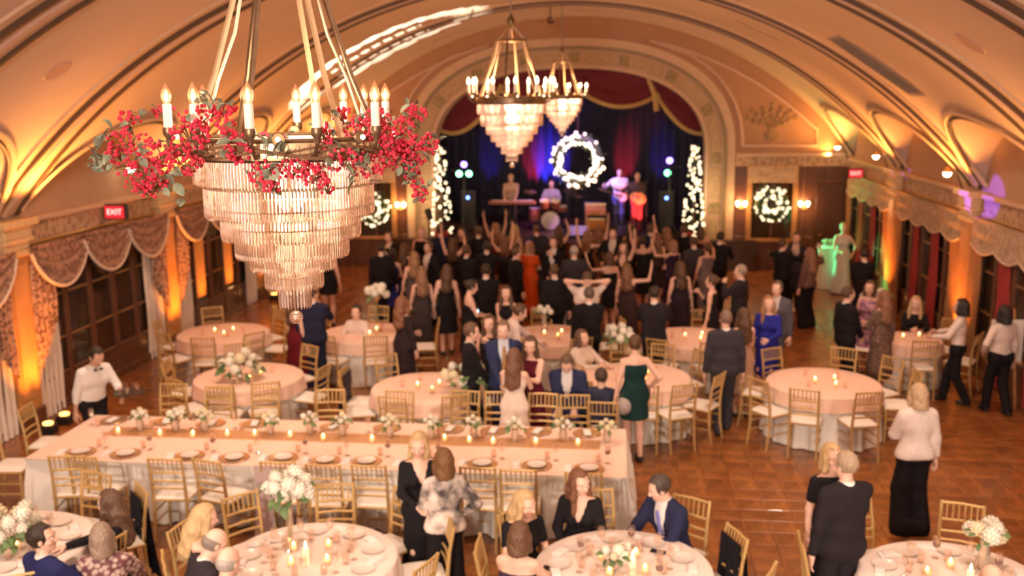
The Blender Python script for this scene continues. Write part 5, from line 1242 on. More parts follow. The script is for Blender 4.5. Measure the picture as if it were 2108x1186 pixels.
q = MB(); q.grid(lambda u, v: (-.10+.2*u+.02*sin(v*4), -.245-.05*v, .92-.86*v+.01*sin(u*9)), 10, 8); o = q.build('scarf', mat('mauve_chiffon', (.44, .32, .30), .8)); c = chair_near(575, 1010); o.location = (c.location.x-.16, c.location.y-.02, 0); tag(o, 'mauve chiffon sash tied to a chair at the head table', 'scarf')
for px_, py_, lab in ((1355, 1137, 'black phone lying by the man in navy'), (1133, 1172, 'black phone at the left of the front centre table')):
    p = at(px_, py_, HZ); b = MB(); b.box(-.036, .036, -.073, .073, 0, .008, .003); o = b.build('phone', mat('black_glass', (.01, .01, .012), .1)); o.location = (p.x, p.y, HZ+.002); o.rotation_euler = (0, 0, 1.2); tag(o, lab, 'phone')
# draped gift table near the back right
p = at(1706, 592, 0); t = thing('cocktail_table', 'white draped cocktail table near the lady in green', 'table', (p.x, p.y, 0)); q = MB(); q.lathe([(.02, 1.05), (.30, 1.05), (.315, 1.03), (.25, .55), (.34, .01)], 40, wav=lambda a, i: 1+.05*sin(a*9)*(i > 2)); q.build('cloth', M_skirt, t)
lst = []
for i in range(4): lst.append(bouquet((p.x-.14+.09*i, p.y-.05*(i % 2), 1.055), .07, '', 'low', .08, 4, .04, 4))
lst.sort(key=lambda o: pix(o.location)[0])
for i, o in enumerate(lst): tag(o, 'posy of white flowers, %s from the left on the cocktail table' % ORD[i], 'flowers', 'posies')
# easel with white board at the right picture edge
p = at(2103, 800, 0); p = at(2104, 840, 0); t = thing('easel', 'wooden easel carrying a white board at the right edge', 'easel', (min(p.x+.10, 5.9), p.y, 0))
for x_ in (-.22, .22): b = MB(); b.tube([(x_, 0, 0), (x_*.5, .05, 1.55)], .02, 6); b.build('leg', M_amber, t)
b = MB(); b.tube([(0, .5, 0), (0, .06, 1.5)], .02, 6); b.build('rear_leg', M_amber, t); b = MB(); b.box(-.26, .26, -.05, -.02, .70, .74); b.build('ledge', M_amber, t, smooth=False)
b = MB(); b.box(-.24, .24, -.04, -.025, .74, 1.40, .004); b.build('board', mat('white_board', (.84, .80, .74), .6), t, smooth=False)
# ------------------------------------------------------------------ the band on stage
M_blk = MATS['black_plastic']; SZ = .84
def SP(px, Y): p = aty(px, 450, Y); return p.x
def mic(x, y, label):
    t = thing('microphone_stand', label, 'stand', (x, y, SZ)); b = MB(); b.lathe([(.13, 0), (.12, .02), (.012, .03), (.011, 1.40)], 12); b.build('stand', M_blk, t)
    b = MB(); b.tube([(0, 0, 1.38), (0, -.12, 1.50)], .009, 6); b.build('boom', M_blk, t); b = MB(); b.ball((0, -.14, 1.52), .028, 8, 6); b.build('microphone', mat('mic_mesh', (.25, .25, .26), .4, .7), t)
mic(SP(1255, 29.0), 28.9, 'microphone stand in front of the guitarist in white'); mic(SP(1168, 28.9), 28.8, 'microphone stand below the big stage wreath'); mic(SP(1330, 29.0), 29.0, 'microphone stand right of the acoustic guitarist')
kx = SP(1055, 29.0); t = thing('keyboard', 'long electric keyboard on a crossed stand, left of the stage', 'keyboard', (kx, 28.95, SZ))
b = MB(); b.box(-.68, .68, -.16, .16, .86, .95, .012); b.build('case', mat('red_lit_keyboard_case', (.30, .10, .07), .4), t, smooth=False)  # case colour carries the red stage light
b = MB(); b.box(-.60, .60, -.02, .13, .95, .962); b.build('keys', mat('ivory_keys', (.8, .76, .7), .4), t, smooth=False)
for s_ in (-1, 1): b = MB(); b.tube([(s_*.4, -.15, 0), (-s_*.4, .1, .86)], .018, 6); b.build('stand_leg', M_blk, t)
dx = SP(1135, 30.2); t = thing('drum_kit', 'drum kit at the back of the stage under the wreath', 'drums', (dx, 30.0, SZ)); M_drum = mat('drum_shell', (.34, .10, .08), .3, var=.1); M_head = mat('drum_head', (.75, .70, .66), .6); M_cym = mat('cymbal', (.70, .50, .22), .25, .9)
def drum(nm, c, r, h, rot):
    b = MB(); b.lathe([(r, -h/2), (r, h/2)], 18); o = b.build(nm, M_drum, t, loc=c, rot=rot)
    for z in (-h/2-.002, h/2+.002): q = MB(); q.lathe([(r*.97, z-.002), (r*.97, z+.002)], 18); q.build('drum_head', M_head, o)
drum('bass_drum', (0, -.1, .28), .28, .40, (pi/2, 0, 0)); drum('snare', (.35, .0, .62), .17, .14, (.15, 0, 0)); drum('tom', (-.18, -.08, .76), .15, .22, (.35, 0, 0)); drum('tom', (.15, -.08, .76), .15, .22, (.35, 0, 0)); drum('floor_tom', (-.5, .1, .42), .20, .38, (0, 0, 0))
for x_, y_, z_ in ((-.62, -.05, 1.12), (.58, -.05, 1.15), (.75, .25, .95)):
    b = MB(); b.lathe([(.20, 0), (.06, .02), (.01, .035)], 18); b.build('cymbal', M_cym, t, loc=(x_, y_, z_), rot=(.2, .1, 0)); b = MB(); b.tube([(x_, y_+.0, 0), (x_, y_, z_)], .010, 6); b.build('cymbal_stand', M_blk, t)
for i, (pxx, w_) in enumerate(((1226, 'with orange-lit grille, centre of the stage'), )):
    for j in range(2):
        x = SP(pxx, 29.6); t = thing('amplifier', ('upper' if j else 'lower')+' combo amplifier '+w_, 'amplifier', (x, 29.5, SZ+j*.44)); b = MB(); b.box(-.34, .34, -.14, .14, 0, .43, .02); b.build('cabinet', M_blk, t, smooth=False)
        b = MB(); b.box(-.30, .30, -.15, -.135, .05, .32, .01); b.build('grille', mat('orange_lit_grille', (.55, .22, .06), .7, var=.2), t, smooth=False); b = MB(); b.box(-.30, .30, -.15, -.138, .34, .40); b.build('control_panel', M_gold, t, smooth=False)  # orange stage light is put into the grille colour
def tower(x, y, zt, label, lens):
    t = thing('light_stand', label, 'stage light', (x, y, SZ)); b = MB(); b.tube([(0, 0, .5), (0, 0, zt)], .02, 8); b.build('pole', M_blk, t)
    for i in range(3): a = i*2.1; b = MB(); b.tube([(0, 0, .6), (.35*cos(a), .35*sin(a), 0)], .014, 6); b.build('leg', M_blk, t)
    b = MB(); b.tube([(-.35, 0, zt), (.35, 0, zt)], .016, 6); b.build('crossbar', M_blk, t)
    for (lx, lz, col, s_) in lens:
        q = MB(); q.lathe([(.06, .14), (.085, .10), (.10, 0), (.09, 0)], 14); o = q.build('par_can', M_blk, t, loc=(lx, 0, zt+lz), rot=(-pi/2+.15, 0, 0)); q = MB(); q.lathe([(.088, -.004), (.088, .004)], 14); q.build('lens', glow('lens_%s' % label[:5]+str(lens.index((lx, lz, col, s_))), col, s_), o)
xl, xr = SP(957, 27.95), SP(1376, 27.95)
tower(xl, 27.95, 1.92, 'left stage light stand with blue and green lamps', [(0, .16, (.22, .12, 1), 7), (-.14, -.10, (.15, 1, .5), 5), (.14, -.10, (.15, 1, .5), 5)])
tower(xr, 27.95, 2.02, 'right stage light stand with blue and green lamps', [(0, .16, (.22, .12, 1), 7), (-.05, -.18, (.1, 1, .35), 6)])
for x_, w_ in ((SP(965, 29.3), 'left'), (SP(1371, 29.3), 'right')):
    t = thing('loudspeaker', 'tall black loudspeaker with blue led, stage '+w_, 'speaker', (x_, 29.4, SZ)); b = MB(); b.box(-.24, .24, -.2, .2, 0, 1.25, .03); b.build('cabinet', M_blk, t, smooth=False); b = MB(); b.box(-.2, .2, -.21, -.195, .06, 1.18, .01); b.build('grille', mat('speaker_grille', (.03, .03, .032), .7), t, smooth=False)
    b = MB(); b.ball((0, -.215, 1.02), .05, 8, 6); b.build('led', glow('blue_led', (.08, .25, 1), 6), t)
for x_, w_ in ((SP(1190, 28.2), 'centre'), (SP(1290, 28.1), 'right'), (SP(1030, 28.1), 'left')):
    t = thing('stage_monitor', 'black wedge monitor on the %s front edge of the stage' % w_, 'speaker', (x_, 28.05, SZ)); q = MB(); q.add([(-.25, -.2, 0), (.25, -.2, 0), (.25, .2, 0), (-.25, .2, 0), (-.25, -.2, .10), (.25, -.2, .10), (.25, .12, .33), (-.25, .12, .33)], [(0, 1, 2, 3), (0, 4, 5, 1), (4, 7, 6, 5), (7, 3, 2, 6), (0, 3, 7, 4), (1, 5, 6, 2)]); q.build('cabinet', M_blk, t, smooth=False)
    q = MB(); q.box(-.21, .21, -.0, .004, -.15, .15); q.build('grille', MATS['speaker_grille'], t, False, loc=(0, .16, .21), rot=(-.95, 0, 0))
# stage lighting
def sspot(loc, tgt, e, col, ang=24, bl=.6, sz=.06): return light('stage_beam', 'SPOT', loc, e, col, sz, tgt, ang, bl)
for px_, col, e in ((1098, (1, .02, .10), 800), (1122, (.06, .05, 1), 2000), (1150, (.10, .04, 1), 900), (1286, (1, .03, .05), 700), (1010, (.06, .03, .6), 300), (1360, (.06, .03, .6), 300)):
    x = SP(px_, 33.1); sspot((x, 32.3, SZ+.1), (x, 33.3, 2.75), e*.75, col, 26, .8)
sspot((xl, 28.3, 2.8), (SP(1275, 29.6), 29.7, 2.0), 1500, (.30, .22, 1), 22); sspot((xr, 28.3, 2.9), (SP(1060, 29.6), 29.6, 1.9), 1500, (1, .36, .25), 24); sspot((SP(1330, 28.3), 28.2, 1.0), (SP(1310, 29.4), 29.4, 1.9), 320, (1, .12, .12), 40)
sspot((SP(1190, 28), 27.9, 5.3), (SP(1190, 29.5), 29.6, 1.2), 700, (.65, .25, .9), 60); sspot((SP(1200, 28.3), 28.3, 1.2), (SP(1165, 29.5), 29.8, 2.5), 120, (.2, .1, 1), 40)
uplight((5.55, 26.6, 0), (6.2, 25.9, 2.4), 'black floor uplight throwing green light at the far right corner', 45, (.12, 1, .18))
for px_, py_, z_, e, an in ((2030, 405, None, 9000, 3.2), (1862, 357, None, 3000, 1.3), (1310, 652, 0, 4000, .8), (560, 657, 0, 4000, .7), (1110, 655, .77, 5000, 1.6), (1150, 700, .6, 3000, .8), (712, 605, 0, 2000, .6)):
    if z_ is None: d = ray(px_, py_); tt = (XR-.08)/d.x; tg = Vector((d.x*tt, d.y*tt, CAM_H+d.z*tt))
    else: tg = at(px_, py_, z_)
    sspot((xl if px_ > 1054 else xr, 27.75, 2.95), tg, e, (.25, .08, 1), an, .25, .02)
sspot((xl, 27.75, 2.95), at(1420, 980, 0), 1500, (.35, .1, .9), 5, .8, .02)

# ------------------------------------------------------------------ people
BLK, NVY, CHA, WHT = (.014, .012, .014), (.022, .028, .075), (.04, .038, .045), (.80, .76, .72)
BRN, DKB, BLD, GRY, RED, GRB = (.10, .05, .025), (.03, .018, .012), (.58, .40, .20), (.42, .38, .34), (.20, .07, .03), (.36, .26, .17)
F = dict(fem=True); DR = dict(fem=True, outfit='dress', hair='long', hc=BRN)
pp = person
# band
def onstage(px, Y, *a, **k):
    return pp(0, 0, *a, world=(SP(px, Y), Y, SZ), base=SZ, **k)
onstage(1053, 29.45, 'keyboard player in an orange-lit pale shirt behind the keyboard', 180, Ht=1.70, outfit='shirt', top=(.62, .42, .30), bottom=BLK, arms=('keys', 'keys'), hc=BLD, lean=.12)  # pale shirt, with the orange light mixed into its colour
onstage(1135, 30.55, 'drummer in a grey shirt seated behind the drum kit', 180, sit=True, seat=.55, outfit='shirt', top=(.36, .36, .34), bottom=BLK, arms=('drum', 'drum'), hc=BRN)
o1, w1 = onstage(1275, 29.6, 'guitarist in a white shirt with an electric guitar on stage', 175, Ht=1.85, outfit='shirt', top=(.78, .76, .80), bottom=(.10, .10, .22), arms=('guitarr', 'guitarl'), hair='short', hc=DKB)
o2, w2 = onstage(1311, 29.15, 'bald guitarist in a dark shirt with an acoustic guitar on stage', 170, Ht=1.76, outfit='shirt', top=(.10, .07, .07), bottom=(.25, .05, .05), arms=('guitarr', 'guitarl'), hair='bald', hc=GRY)
for (o_, lab, m_, R_) in ((o1, 'electric guitar held by the guitarist in white', mat('pale_guitar', (.60, .56, .62), .25), .15), (o2, 'acoustic guitar held by the bald guitarist', mat('spruce_top', (.62, .34, .12), .35), .19)):
    g = thing('guitar', lab, 'guitar', o_.location+Vector((0, 0, 1.05)), o_.rotation_euler.z); c_ = Vector((-.05, .19, 0)); Mg = Matrix.Translation(c_) @ Matrix.Rotation(-.32, 4, 'Y')
    q = MB(); out = [((R_*(1 if a_ < 0 else .78))*cos(t_)*1.0, 0) for a_ in (0,) for t_ in (0,)]; pts = []
    for i in range(28):
        t_ = 2*pi*i/28; rr = R_*(1-.22*cos(2*t_)**8*0+.0) ; x_ = 1.28*R_*cos(t_); z_ = R_*sin(t_)*(1-.20*math.exp(-((x_-.03)/.05)**2))*(1 if x_ < .03 else .80); pts.append((x_, z_))
    q.prism(pts, -.045, .045); q.xf(Mg @ Matrix.Rotation(-pi/2, 4, 'X')); q.build('body', m_, g)
    q = MB(); q.box(R_*1.2, R_*1.2+.36, -.055, -.030, -.024, .024, .005); q.xf(Mg @ Matrix.Rotation(pi, 4, 'Z') @ Matrix.Rotation(pi, 4, 'Z')); nk = q.build('neck', mat('rosewood', (.14, .06, .03), .4), g, smooth=False)
    q = MB(); q.box(R_*1.2+.36, R_*1.2+.50, -.05, -.032, -.035, .035, .008); q.xf(Mg); q.build('headstock', MATS['rosewood'], g, smooth=False)
    q = MB(); q.lathe([(.001, .046), (.045, .046), (.045, .048), (.001, .048)], 16); q.xf(Mg @ Matrix.Rotation(-pi/2, 4, 'X')); q.build('sound_hole', M_dark, g)

# front of the room
fn = dict(fine=True)
pp(85, 1083, 'man in a navy suit seated at the front left corner, back to camera', -25, sit=True, top=(.022, .026, .10), hc=DKB, arms=('tablec', 'table'), head=(-45, -5), tb='LF', **fn)
pp(207, 1083, 'grey-haired woman in a patterned cream top seated in the front left', 20, Ht=1.66, sit=True, fem=True, outfit='blouse', topmat=weave('floral_print', (.55, .42, .36), (.14, .05, .06), 22), top=(.5, .4, .35), bottom=BLK, hair='bob', hc=(.30, .22, .16), arms=('tablec', 'table'), tb='LF', **fn)
pp(228, 1012, 'brunette with very long hair in black seated at the front left table', 120, Ht=1.70, sit=True, hair='long', hc=(.11, .055, .03), fem=True, outfit='dress', sleeves='long', top=BLK, arms=('lap', 'table'), head=(-40, 8), tb='LF', **fn)
pp(420, 1043, 'blonde woman in black seated with one arm along the table', -78, Ht=1.66, sit=True, fem=True, outfit='dress', top=BLK, hair='long', hc=BLD, arms=('table', 'reach'), head=(20, 5), lean=.15, tb='CL', **fn)
pp(440, 1090, 'balding man in a dark suit leaning over the front table', -50, sit=True, top=(.035, .028, .035), hair='bald', hc=(.25, .2, .17), arms=('table', 'tablec'), lean=.3, head=(0, 15), tb='CL', **fn)
pp(472, 1128, 'bald man in a dark suit nearest the camera at the front table', -20, sit=True, top=(.03, .025, .03), hair='bald', hc=GRY, arms=('tablec', 'table'), lean=.25, tb='CL', **fn)
pp(862, 893, 'blonde woman standing in a black V-neck dress with sheer sleeves', -160, Ht=1.63, fem=True, outfit='dress', sleeves='long', neck='low', hem=.06, flare=.20, top=BLK, hair='bob', hc=BLD, arms=('front', 'front'), head=(-18, 12), **fn)
pp(913, 930, 'auburn-haired woman in a white floral jacket and black trousers', 18, Ht=1.58, fem=True, outfit='blouse', topmat=weave('white_floral', (.06, .05, .05), (.78, .66, .58), 7, .8, 'noise'), top=WHT, bottom=BLK, hair='bob', hc=(.17, .08, .03), arms=('front', 'hip'), **fn)
pp(1080, 1015, 'smiling blonde woman in black seated at the front centre table', -150, Ht=1.66, sit=True, fem=True, outfit='dress', sleeves='short', top=BLK, hair='long', hc=BLD, arms=('lap', 'table'), head=(25, 5), lean=.12, tb='CR', **fn)
pp(1070, 1080, 'dark-haired woman with a bare back seated at the front centre table', -12, Ht=1.64, sit=True, fem=True, outfit='dress', neck='strapless', top=(.05, .03, .06), hair='bob', hc=(.14, .07, .035), arms=('tablec', 'table'), head=(10, 0), lean=.15, tb='CR', **fn)
pp(1216, 992, 'woman with long auburn hair in a black long-sleeved top', 172, Ht=1.70, sit=True, fem=True, outfit='dress', sleeves='long', neck='low', top=BLK, hair='long', hc=(.20, .085, .045), arms=('lap', 'lap'), head=(45, 5), lean=.12, tb='CR', **fn)
pp(1330, 997, 'man in a navy suit and tie with hands on the front table', 130, Ht=1.80, sit=True, top=(.022, .026, .065), tie=(.20, .20, .50), hc=(.07, .05, .04), arms=('tablec', 'table'), head=(-25, 8), lean=.28, tb='CR', **fn)
pp(1745, 932, 'grey-haired man in a black suit standing at front right, back to camera', 22, Ht=1.80, top=(.022, .018, .022), hair='short', hc=(.42, .31, .21), arms=('hang', 'clasp'), head=(15, 5), **fn)
pp(0, 0, 'blonde woman in black hidden behind the grey-haired man', -155, world=(aty(1712, 945, 8.85).x, 8.85, 0), Ht=1.66, fem=True, outfit='dress', sleeves='short', top=BLK, hair='bob', hc=BLD, arms=('front', 'hang'), hem=.4, **fn)
pp(1893, 793, 'blonde woman in a white blouse and wide black trousers, back to camera', 8, Ht=1.70, fem=True, outfit='blouse', top=(.80, .70, .64), bottom=(.012, .01, .012), hair='bob', hc=(.60, .42, .26), arms=('front', 'hang'), **fn)
pp(2025, 1142, 'balding man in navy seated at the front right table', 10, sit=True, top=(.03, .03, .07), hair='bald', hc=(.14, .11, .10), arms=('table', 'tablec'), lean=.15, tb='RF', **fn)
ow, ww = pp(196, 716, 'waiter in a white shirt and bow tie carrying a tray at the left', -120, Ht=1.68, outfit='shirt', top=(.80, .77, .74), bottom=BLK, hc=DKB, skin='tan', arms=('tray', 'hang'), lean=.24, bow=True, head=(0, 14), **fn)
def tray(c, label, n=5):
    t = thing('serving_tray', label, 'tray', c); q = MB(); q.lathe([(.02, 0), (.19, .0), (.20, .02), (.195, .02), (.18, .006), (.02, .006)], 24); q.build('tray', mat('dark_tray', (.03, .025, .02), .4), t)
    v = []
    for i in range(n): a = i*2*pi/n; v.append(put('tumbler', c[0]+.11*cos(a), c[1]+.11*sin(a), c[2]+.007))
    v.sort(key=lambda o: pix(o.location)[0])
    for i, o in enumerate(v): tag(o, 'glass, %s from the left on the %s' % (ORD[i], label), 'glass', 'glasses on trays')
tray(ww[0]+Vector((.14, -.06, .05)), 'dark round tray held by the left waiter')
# middle of the room
pp(642, 590, 'tall man in a navy suit standing by the left tables', 8, Ht=1.80, top=(.02, .022, .05), hc=BRN, arms=('hang', 'drink'), head=(-40, 0), **fn)
pp(606, 606, 'woman in a maroon dress behind the tall man in navy', -40, Ht=1.66, top=(.14, .012, .02), arms=('hang', 'hang'), hem=.30, **DR)
pp(672, 508, 'woman in a short black dress and bare legs beside the chandelier', 15, Ht=1.72, top=BLK, arms=('front', 'hang'), hem=.72, flare=.17, **DR)
pp(733, 634, 'child with black hair seated at the table below the chandelier', 180, Ht=1.45, sit=True, outfit='shirt', top=(.75, .62, .55), bottom=BLK, hc=DKB, arms=('table', 'table'))
pp(828, 612, 'woman with auburn hair in a dark lace dress by the left table', -35, Ht=1.68, fem=True, outfit='dress', sleeves='long', top=(.035, .022, .025), hair='long', hc=(.22, .09, .04), arms=('front', 'hang'), hem=.35)
pp(967, 666, 'man in a black jacket and pale scarf near the white flowers', -80, Ht=1.78, top=BLK, shirt=(.62, .52, .45), hc=(.13, .07, .04), arms=('hang', 'clasp'), head=(0, 8), **fn)
pp(1036, 660, 'man in a blue suit with a gold tie facing the camera', 190, Ht=1.82, top=(.03, .04, .10), shirt=(.62, .68, .80), tie=(.46, .26, .10), hc=(.20, .12, .07), arms=('hang', 'clasp'), head=(-10, 8), **fn)
pp(1008, 652, 'woman touching her face between the two men', 170, Ht=1.66, top=BLK, arms=('drink', 'hang'), **DR)
oz, wz = pp(1076, 628, 'waiter in a white shirt bending over a table', -75, Ht=1.76, outfit='shirt', top=(.80, .70, .66), bottom=BLK, hc=BRN, lean=.42, arms=('fwd', 'tray'), **fn)
pp(1058, 722, 'girl with long brown hair in a white lace dress, back to camera', -8, Ht=1.60, fem=True, outfit='dress', neck='low', top=(.80, .66, .58), hair='long', hc=(.17, .08, .045), arms=('hug', 'hug'), hem=.30, flare=.24, **fn)
pp(0, 0, 'woman in a maroon dress hugging the girl in white', 155, world=(-1.14, 12.78, 0), Ht=1.66, fem=True, outfit='dress', top=(.10, .01, .02), hair='long', hc=BRN, arms=('hug', 'hug'), head=(20, 10), **fn)
pp(0, 0, 'man in a navy suit with open collar bowing his head', 178, world=(-.66, 13.0, 0), Ht=1.80, sit=True, seat=.58, top=(.03, .035, .09), hc=(.14, .08, .05), arms=('lap', 'clasp'), lean=.2, head=(0, 30), **fn)
pp(1192, 762, 'blond child turned away beside the man in navy', -30, Ht=1.35, sit=True, outfit='shirt', top=(.05, .05, .07), bottom=BLK, hc=(.45, .26, .12), hair='bob', arms=('tablec', 'table'), **fn)
pp(1238, 766, 'boy with dark hair in a navy suit on the chair, back to camera', -5, Ht=1.40, sit=True, top=(.04, .045, .08), hc=(.06, .035, .025), arms=('lap', 'tablec'), **fn)
pp(1224, 686, 'woman with brown hair in a pale top seated at the family table', -130, Ht=1.66, sit=True, fem=True, outfit='blouse', top=(.78, .66, .58), bottom=BLK, hair='bob', hc=(.14, .075, .045), arms=('table', 'tablec'), tb='T10', **fn)
pp(1308, 692, 'woman in a dark green velvet dress and heels, back to camera', 12, Ht=1.72, fem=True, outfit='dress', neck='low', top=(.010, .035, .035), hair='bun', hc=BRN, arms=('hang', 'hip'), hem=.62, flare=.17, head=(-15, 0), **fn)
pp(1495, 640, 'man in a charcoal suit walking away between the tables', 5, Ht=1.80, top=(.045, .04, .05), hc=(.20, .13, .09), arms=('hang', 'hang'), step=.14, **fn)
pp(0, 0, 'woman with brown hair partly behind the man in charcoal', 20, world=(aty(1530, 655, 14.75).x, 14.75, 0), Ht=1.66, top=(.45, .28, .20), arms=('hang', 'front'), hem=.4, **DR)
pp(1583, 612, 'woman with long light brown hair in a royal blue dress', 160, Ht=1.64, fem=True, outfit='dress', sleeves='long', top=(.025, .03, .30), hair='long', hc=(.34, .17, .08), arms=('front', 'hang'), hem=.48, head=(25, 0), flare=.17, **fn)
pp(1601, 580, 'man in a grey suit standing behind the woman in blue', 150, Ht=1.76, top=(.10, .095, .11), hc=(.12, .08, .06), arms=('hang', 'hang'))
pp(1525, 546, 'older man in a dark suit facing left by the dance floor', 60, Ht=1.78, top=(.03, .025, .03), hc=(.36, .28, .22), arms=('drink', 'hang'), head=(20, 0))
pp(1347, 590, 'man in a dark suit at the back of the tall flower stand', -5, Ht=1.80, top=(.022, .018, .022), hc=DKB, arms=('drink', 'drink'))
pp(1208, 560, 'man in a white shirt with both hands behind his head', 5, Ht=1.80, outfit='shirt', top=(.80, .70, .64), bottom=BLK, hc=BRN, arms=('head', 'head'))
pp(1213, 592, 'man in a black suit in front of the white-shirted man, back to camera', 5, Ht=1.76, top=BLK, hc=(.13, .09, .07), arms=('hang', 'clasp'))
pp(966, 578, 'woman in a black dress holding a glowing phone', -70, Ht=1.68, fem=True, outfit='dress', neck='strapless', top=BLK, hair='bun', hc=DKB, arms=('front', 'front'), hem=.45, head=(0, 18))
ph = at(981, 645, 1.1); b = MB(); b.box(-.036, .036, -.005, .005, -.075, .075, .003); o = b.build('phone', M_blk); o.location = ph; o.rotation_euler = (-.3, 0, .3); tag(o, 'phone with a glowing screen held by the woman in black', 'phone'); b = MB(); b.box(-.033, .033, -.008, -.005, -.068, .068); b.build('screen', glow('phone_screen', (.5, .85, 1), 3), o, smooth=False)
pp(1042, 592, 'young woman with dark hair looking toward the camera', 180, Ht=1.62, top=BLK, arms=('clasp', 'clasp'), **DR)
pp(1466, 568, 'woman in black drinking from a glass near the back tables', 70, Ht=1.66, fem=True, outfit='dress', top=BLK, hair='bun', hc=BRN, arms=('hang', 'drink'), hem=.4)
pp(1746, 590, 'bearded man in a black suit beside the right flowers', -70, Ht=1.80, top=(.014, .012, .014), hc=(.09, .05, .03), arms=('hang', 'clasp'), **fn)
pp(0, 0, 'woman in a purple print dress behind the bearded man', 150, world=(aty(1790, 616, 17.2).x, 17.2, 0), Ht=1.64, fem=True, outfit='dress', topmat=weave('purple_print', (.14, .05, .16), (.55, .30, .38), 20), top=(.2, .1, .2), hair='bob', hc=BRN, arms=('front', 'hang'), hem=.45)
pp(1820, 600, 'woman with very long brown hair in a leopard print dress', 30, Ht=1.70, fem=True, outfit='dress', sleeves='long', topmat=weave('leopard_print', (.05, .03, .025), (.24, .14, .10), 40), top=(.2, .1, .1), hair='long', hc=(.24, .11, .06), arms=('front', 'hang'), hem=.42, **fn)
pp(1886, 612, 'blonde woman in black seated near the right wall', 160, Ht=1.68, sit=True, fem=True, outfit='dress', sleeves='long', top=BLK, hair='long', hc=BLD, arms=('table', 'tablec'))
pp(1980, 618, 'waitress in a white shirt walking left with a plate', 62, Ht=1.66, fem=True, outfit='shirt', top=(.80, .68, .62), bottom=BLK, hair='bob', hc=(.02, .014, .012), skin='tan', arms=('tray', 'tray'), step=.20, **fn)
pp(2069, 632, 'waitress in a white shirt and black apron, back to camera', 15, Ht=1.66, fem=True, outfit='shirt', top=(.80, .68, .62), bottom=BLK, hair='bob', hc=(.02, .014, .012), skin='tan', arms=('hip', 'hang'), step=-.16, **fn)
pp(1612, 492, 'man in black dancing with one arm stretched to his partner', -60, Ht=1.76, top=BLK, hc=BRN, arms=('out', 'fwd'))
pp(1668, 512, 'woman with long brown hair dancing with the man in black', 40, Ht=1.66, fem=True, outfit='blouse', top=(.16, .09, .07), bottom=BLK, hair='long', hc=(.26, .13, .07), arms=('hang', 'wave'))
ol, _ = pp(1737, 460, 'woman in a pale gown lit green by the stage light', 175, Ht=1.72, fem=True, outfit='dress', top=(.55, .60, .56), hair='bun', hc=BLD, arms=('hip', 'front'), hem=.03, flare=.22)
sspot((xr, 27.75, 3.0), ol.location+Vector((0, 0, 1.1)), 3500, (.05, 1, .35), 15, .5)
pp(1780, 512, 'man in a black suit watching at the right, back to camera', 10, Ht=1.78, top=BLK, hc=DKB, arms=('clasp', 'clasp'))
pp(1640, 480, 'man in a dark suit at the back right of the dance floor', 170, Ht=1.76, top=CHA, hc=BRN, arms=('hang', 'drink'))
pp(1090, 498, 'woman in a bright orange dress among the dancers', -15, Ht=1.70, fem=True, outfit='dress', sleeves='short', top=(.62, .085, .012), hair='bob', hc=(.34, .18, .09), arms=('front', 'front'), hem=.25, flare=.19, fine=True)
for hd_, c_, lab in ((1304, 832, 'grey fur bag'),):
    p = at(1300, 838, .75); q = MB(); q.ball((0, 0, 0), .11, 10, 8, 1.1); o = q.build('handbag', mat('grey_fur', (.42, .36, .34), .95, var=.3, scale=90, bump=1.0)); o.location = (p.x-.10, p.y-.12, .80); tag(o, 'small grey fur bag held by the woman in green velvet', 'bag')
    q = MB(); q.tube([(-.07, 0, .06), (0, 0, .2), (.07, 0, .06)], .008, 6); q.build('strap', M_dark, o)
# the dancing crowd: (px, py, sex, facing, arms, colour, hair, hair colour)
rA = [(783, 500, 'm', 10, ('hang', 'hang'), BLK, 'short', DKB), (808, 514, 'f', 0, ('hang', 'front'), (.02, .025, .16), 'bun', DKB), (832, 502, 'f', -30, ('front', 'hang'), BLK, 'long', BRN), (853, 520, 'f', 15, ('hang', 'front'), (.10, .08, .08), 'long', (.34, .20, .10)), (882, 498, 'm', 150, ('hang', 'clasp'), BLK, 'short', BRN), (932, 492, 'f', 0, ('up', 'upf'), BLK, 'long', BRN), (960, 505, 'm', -20, ('hang', 'clasp'), BLK, 'short', BRN), (1003, 498, 'm', 5, ('hang', 'out'), (.018, .015, .018), 'short', DKB), (1036, 486, 'f', 20, ('upf', 'up'), BLK, 'long', (.20, .09, .05)), (1062, 508, 'm', -60, ('hang', 'hang'), BLK, 'short', BRN), (1140, 488, 'm', 165, ('drink', 'clasp'), BLK, 'short', BRN), (1182, 506, 'm', 8, ('hang', 'hip'), CHA, 'short', GRY), (1208, 478, 'f', -10, ('up', 'wave'), BLK, 'long', (.24, .12, .06)), (1254, 522, 'f', 25, ('wave', 'hang'), BLK, 'bob', BRN), (1284, 500, 'f', 160, ('up', 'hip'), (.05, .02, .03), 'long', BRN), (1322, 488, 'f', -5, ('up', 'up'), BLK, 'bun', DKB), (1352, 482, 'f', 10, ('hang', 'hang'), (.05, .035, .03), 'long', (.20, .10, .06)), (1386, 496, 'f', 30, ('wave', 'front'), (.035, .018, .045), 'bob', (.30, .16, .09)), (1428, 488, 'm', 8, ('hang', 'hang'), (.055, .045, .05), 'short', BRN), (1457, 502, 'f', 20, ('hang', 'upf'), (.16, .12, .12), 'bun', BRN), (1484, 478, 'm', -20, ('hang', 'drink'), BLK, 'short', DKB)]
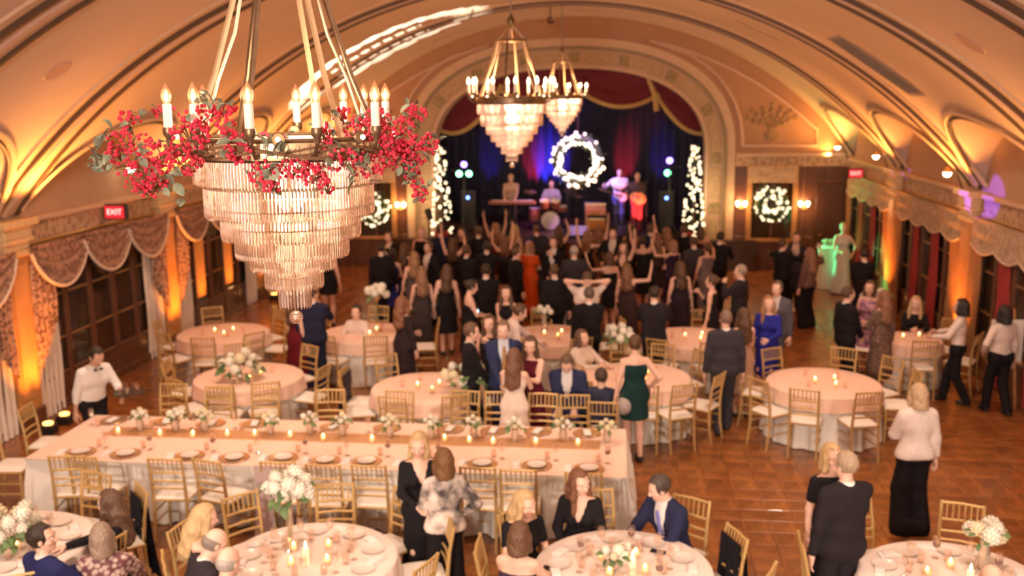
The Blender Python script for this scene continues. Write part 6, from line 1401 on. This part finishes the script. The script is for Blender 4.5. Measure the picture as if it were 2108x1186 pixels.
rB = [(800, 478, 'm', 160, ('drink', 'hang'), BLK, 'short', BRN), (868, 470, 'f', 180, ('front', 'hang'), BLK, 'bob', BLD), (906, 466, 'm', 10, ('hang', 'clasp'), NVY, 'short', DKB), (950, 472, 'f', 170, ('wave', 'front'), BLK, 'long', BRN), (985, 466, 'm', 0, ('hip', 'hang'), BLK, 'short', BRN), (1020, 460, 'f', 10, ('up', 'up'), (.12, .03, .04), 'long', (.3, .16, .08)), (1060, 464, 'f', -20, ('front', 'hang'), BLK, 'long', BLD), (1104, 462, 'm', 15, ('hang', 'hip'), CHA, 'short', BRN), (1150, 466, 'f', 0, ('hang', 'upf'), BLK, 'long', BRN), (1232, 466, 'f', 15, ('up', 'up'), (.3, .16, .10), 'long', (.25, .12, .06)), (1262, 470, 'm', 170, ('hang', 'hip'), BLK, 'short', BRN), (1300, 464, 'f', -15, ('front', 'hang'), BLK, 'long', DKB), (1340, 462, 'm', 0, ('hang', 'clasp'), NVY, 'short', BRN), (1372, 470, 'f', 20, ('up', 'hang'), BLK, 'long', (.28, .14, .07)), (1408, 464, 'm', -10, ('hang', 'drink'), BLK, 'short', BRN), (1444, 470, 'f', 0, ('front', 'hang'), (.06, .02, .03), 'bob', BRN)]
rC = [(920, 546, 'f', 10, ('hang', 'hang'), BLK, 'long', BRN), (1000, 545, 'm', 0, ('clasp', 'clasp'), BLK, 'short', DKB), (1140, 545, 'm', 20, ('hang', 'hang'), BLK, 'short', BRN), (1290, 545, 'f', -10, ('hang', 'wave'), (.05, .03, .03), 'long', (.2, .1, .05)), (1400, 540, 'f', 15, ('hang', 'hang'), (.03, .018, .03), 'long', BRN), (868, 555, 'f', 20, ('hang', 'hang'), (.06, .05, .05), 'long', (.28, .15, .08))]
for row, nm in ((rA, 'middle'), (rB, 'back'), (rC, 'near')):
    row = sorted(row)
    for i, (x_, y_, sx, fc, ar, col, hr, hcol) in enumerate(row):
        up = any(a_ in ('up', 'upf', 'wave') for a_ in ar)
        lab = '%s in %s%s, %s from left in %s dancing row' % ('woman' if sx == 'f' else 'man', 'a dark dress' if sx == 'f' and max(col) < .13 else 'a coloured dress' if sx == 'f' else 'a dark suit', ' with raised arm' if up else '', ORD[i], nm)
        kw = dict(Ht=random.uniform(1.62, 1.72), fem=True, outfit='dress', neck=random.choice(('round', 'low', 'strapless')), hem=random.choice((.45, .55, .3)), flare=random.choice((.16, .2))) if sx == 'f' else dict(Ht=random.uniform(1.74, 1.84))
        pp(x_, y_, lab, fc, arms=ar, top=col, hair=hr, hc=hcol, group='dancing guests', step=random.uniform(-.08, .08), skin=random.choice(('fair', 'fair', 'tan')), side=random.uniform(-.06, .06), **kw)
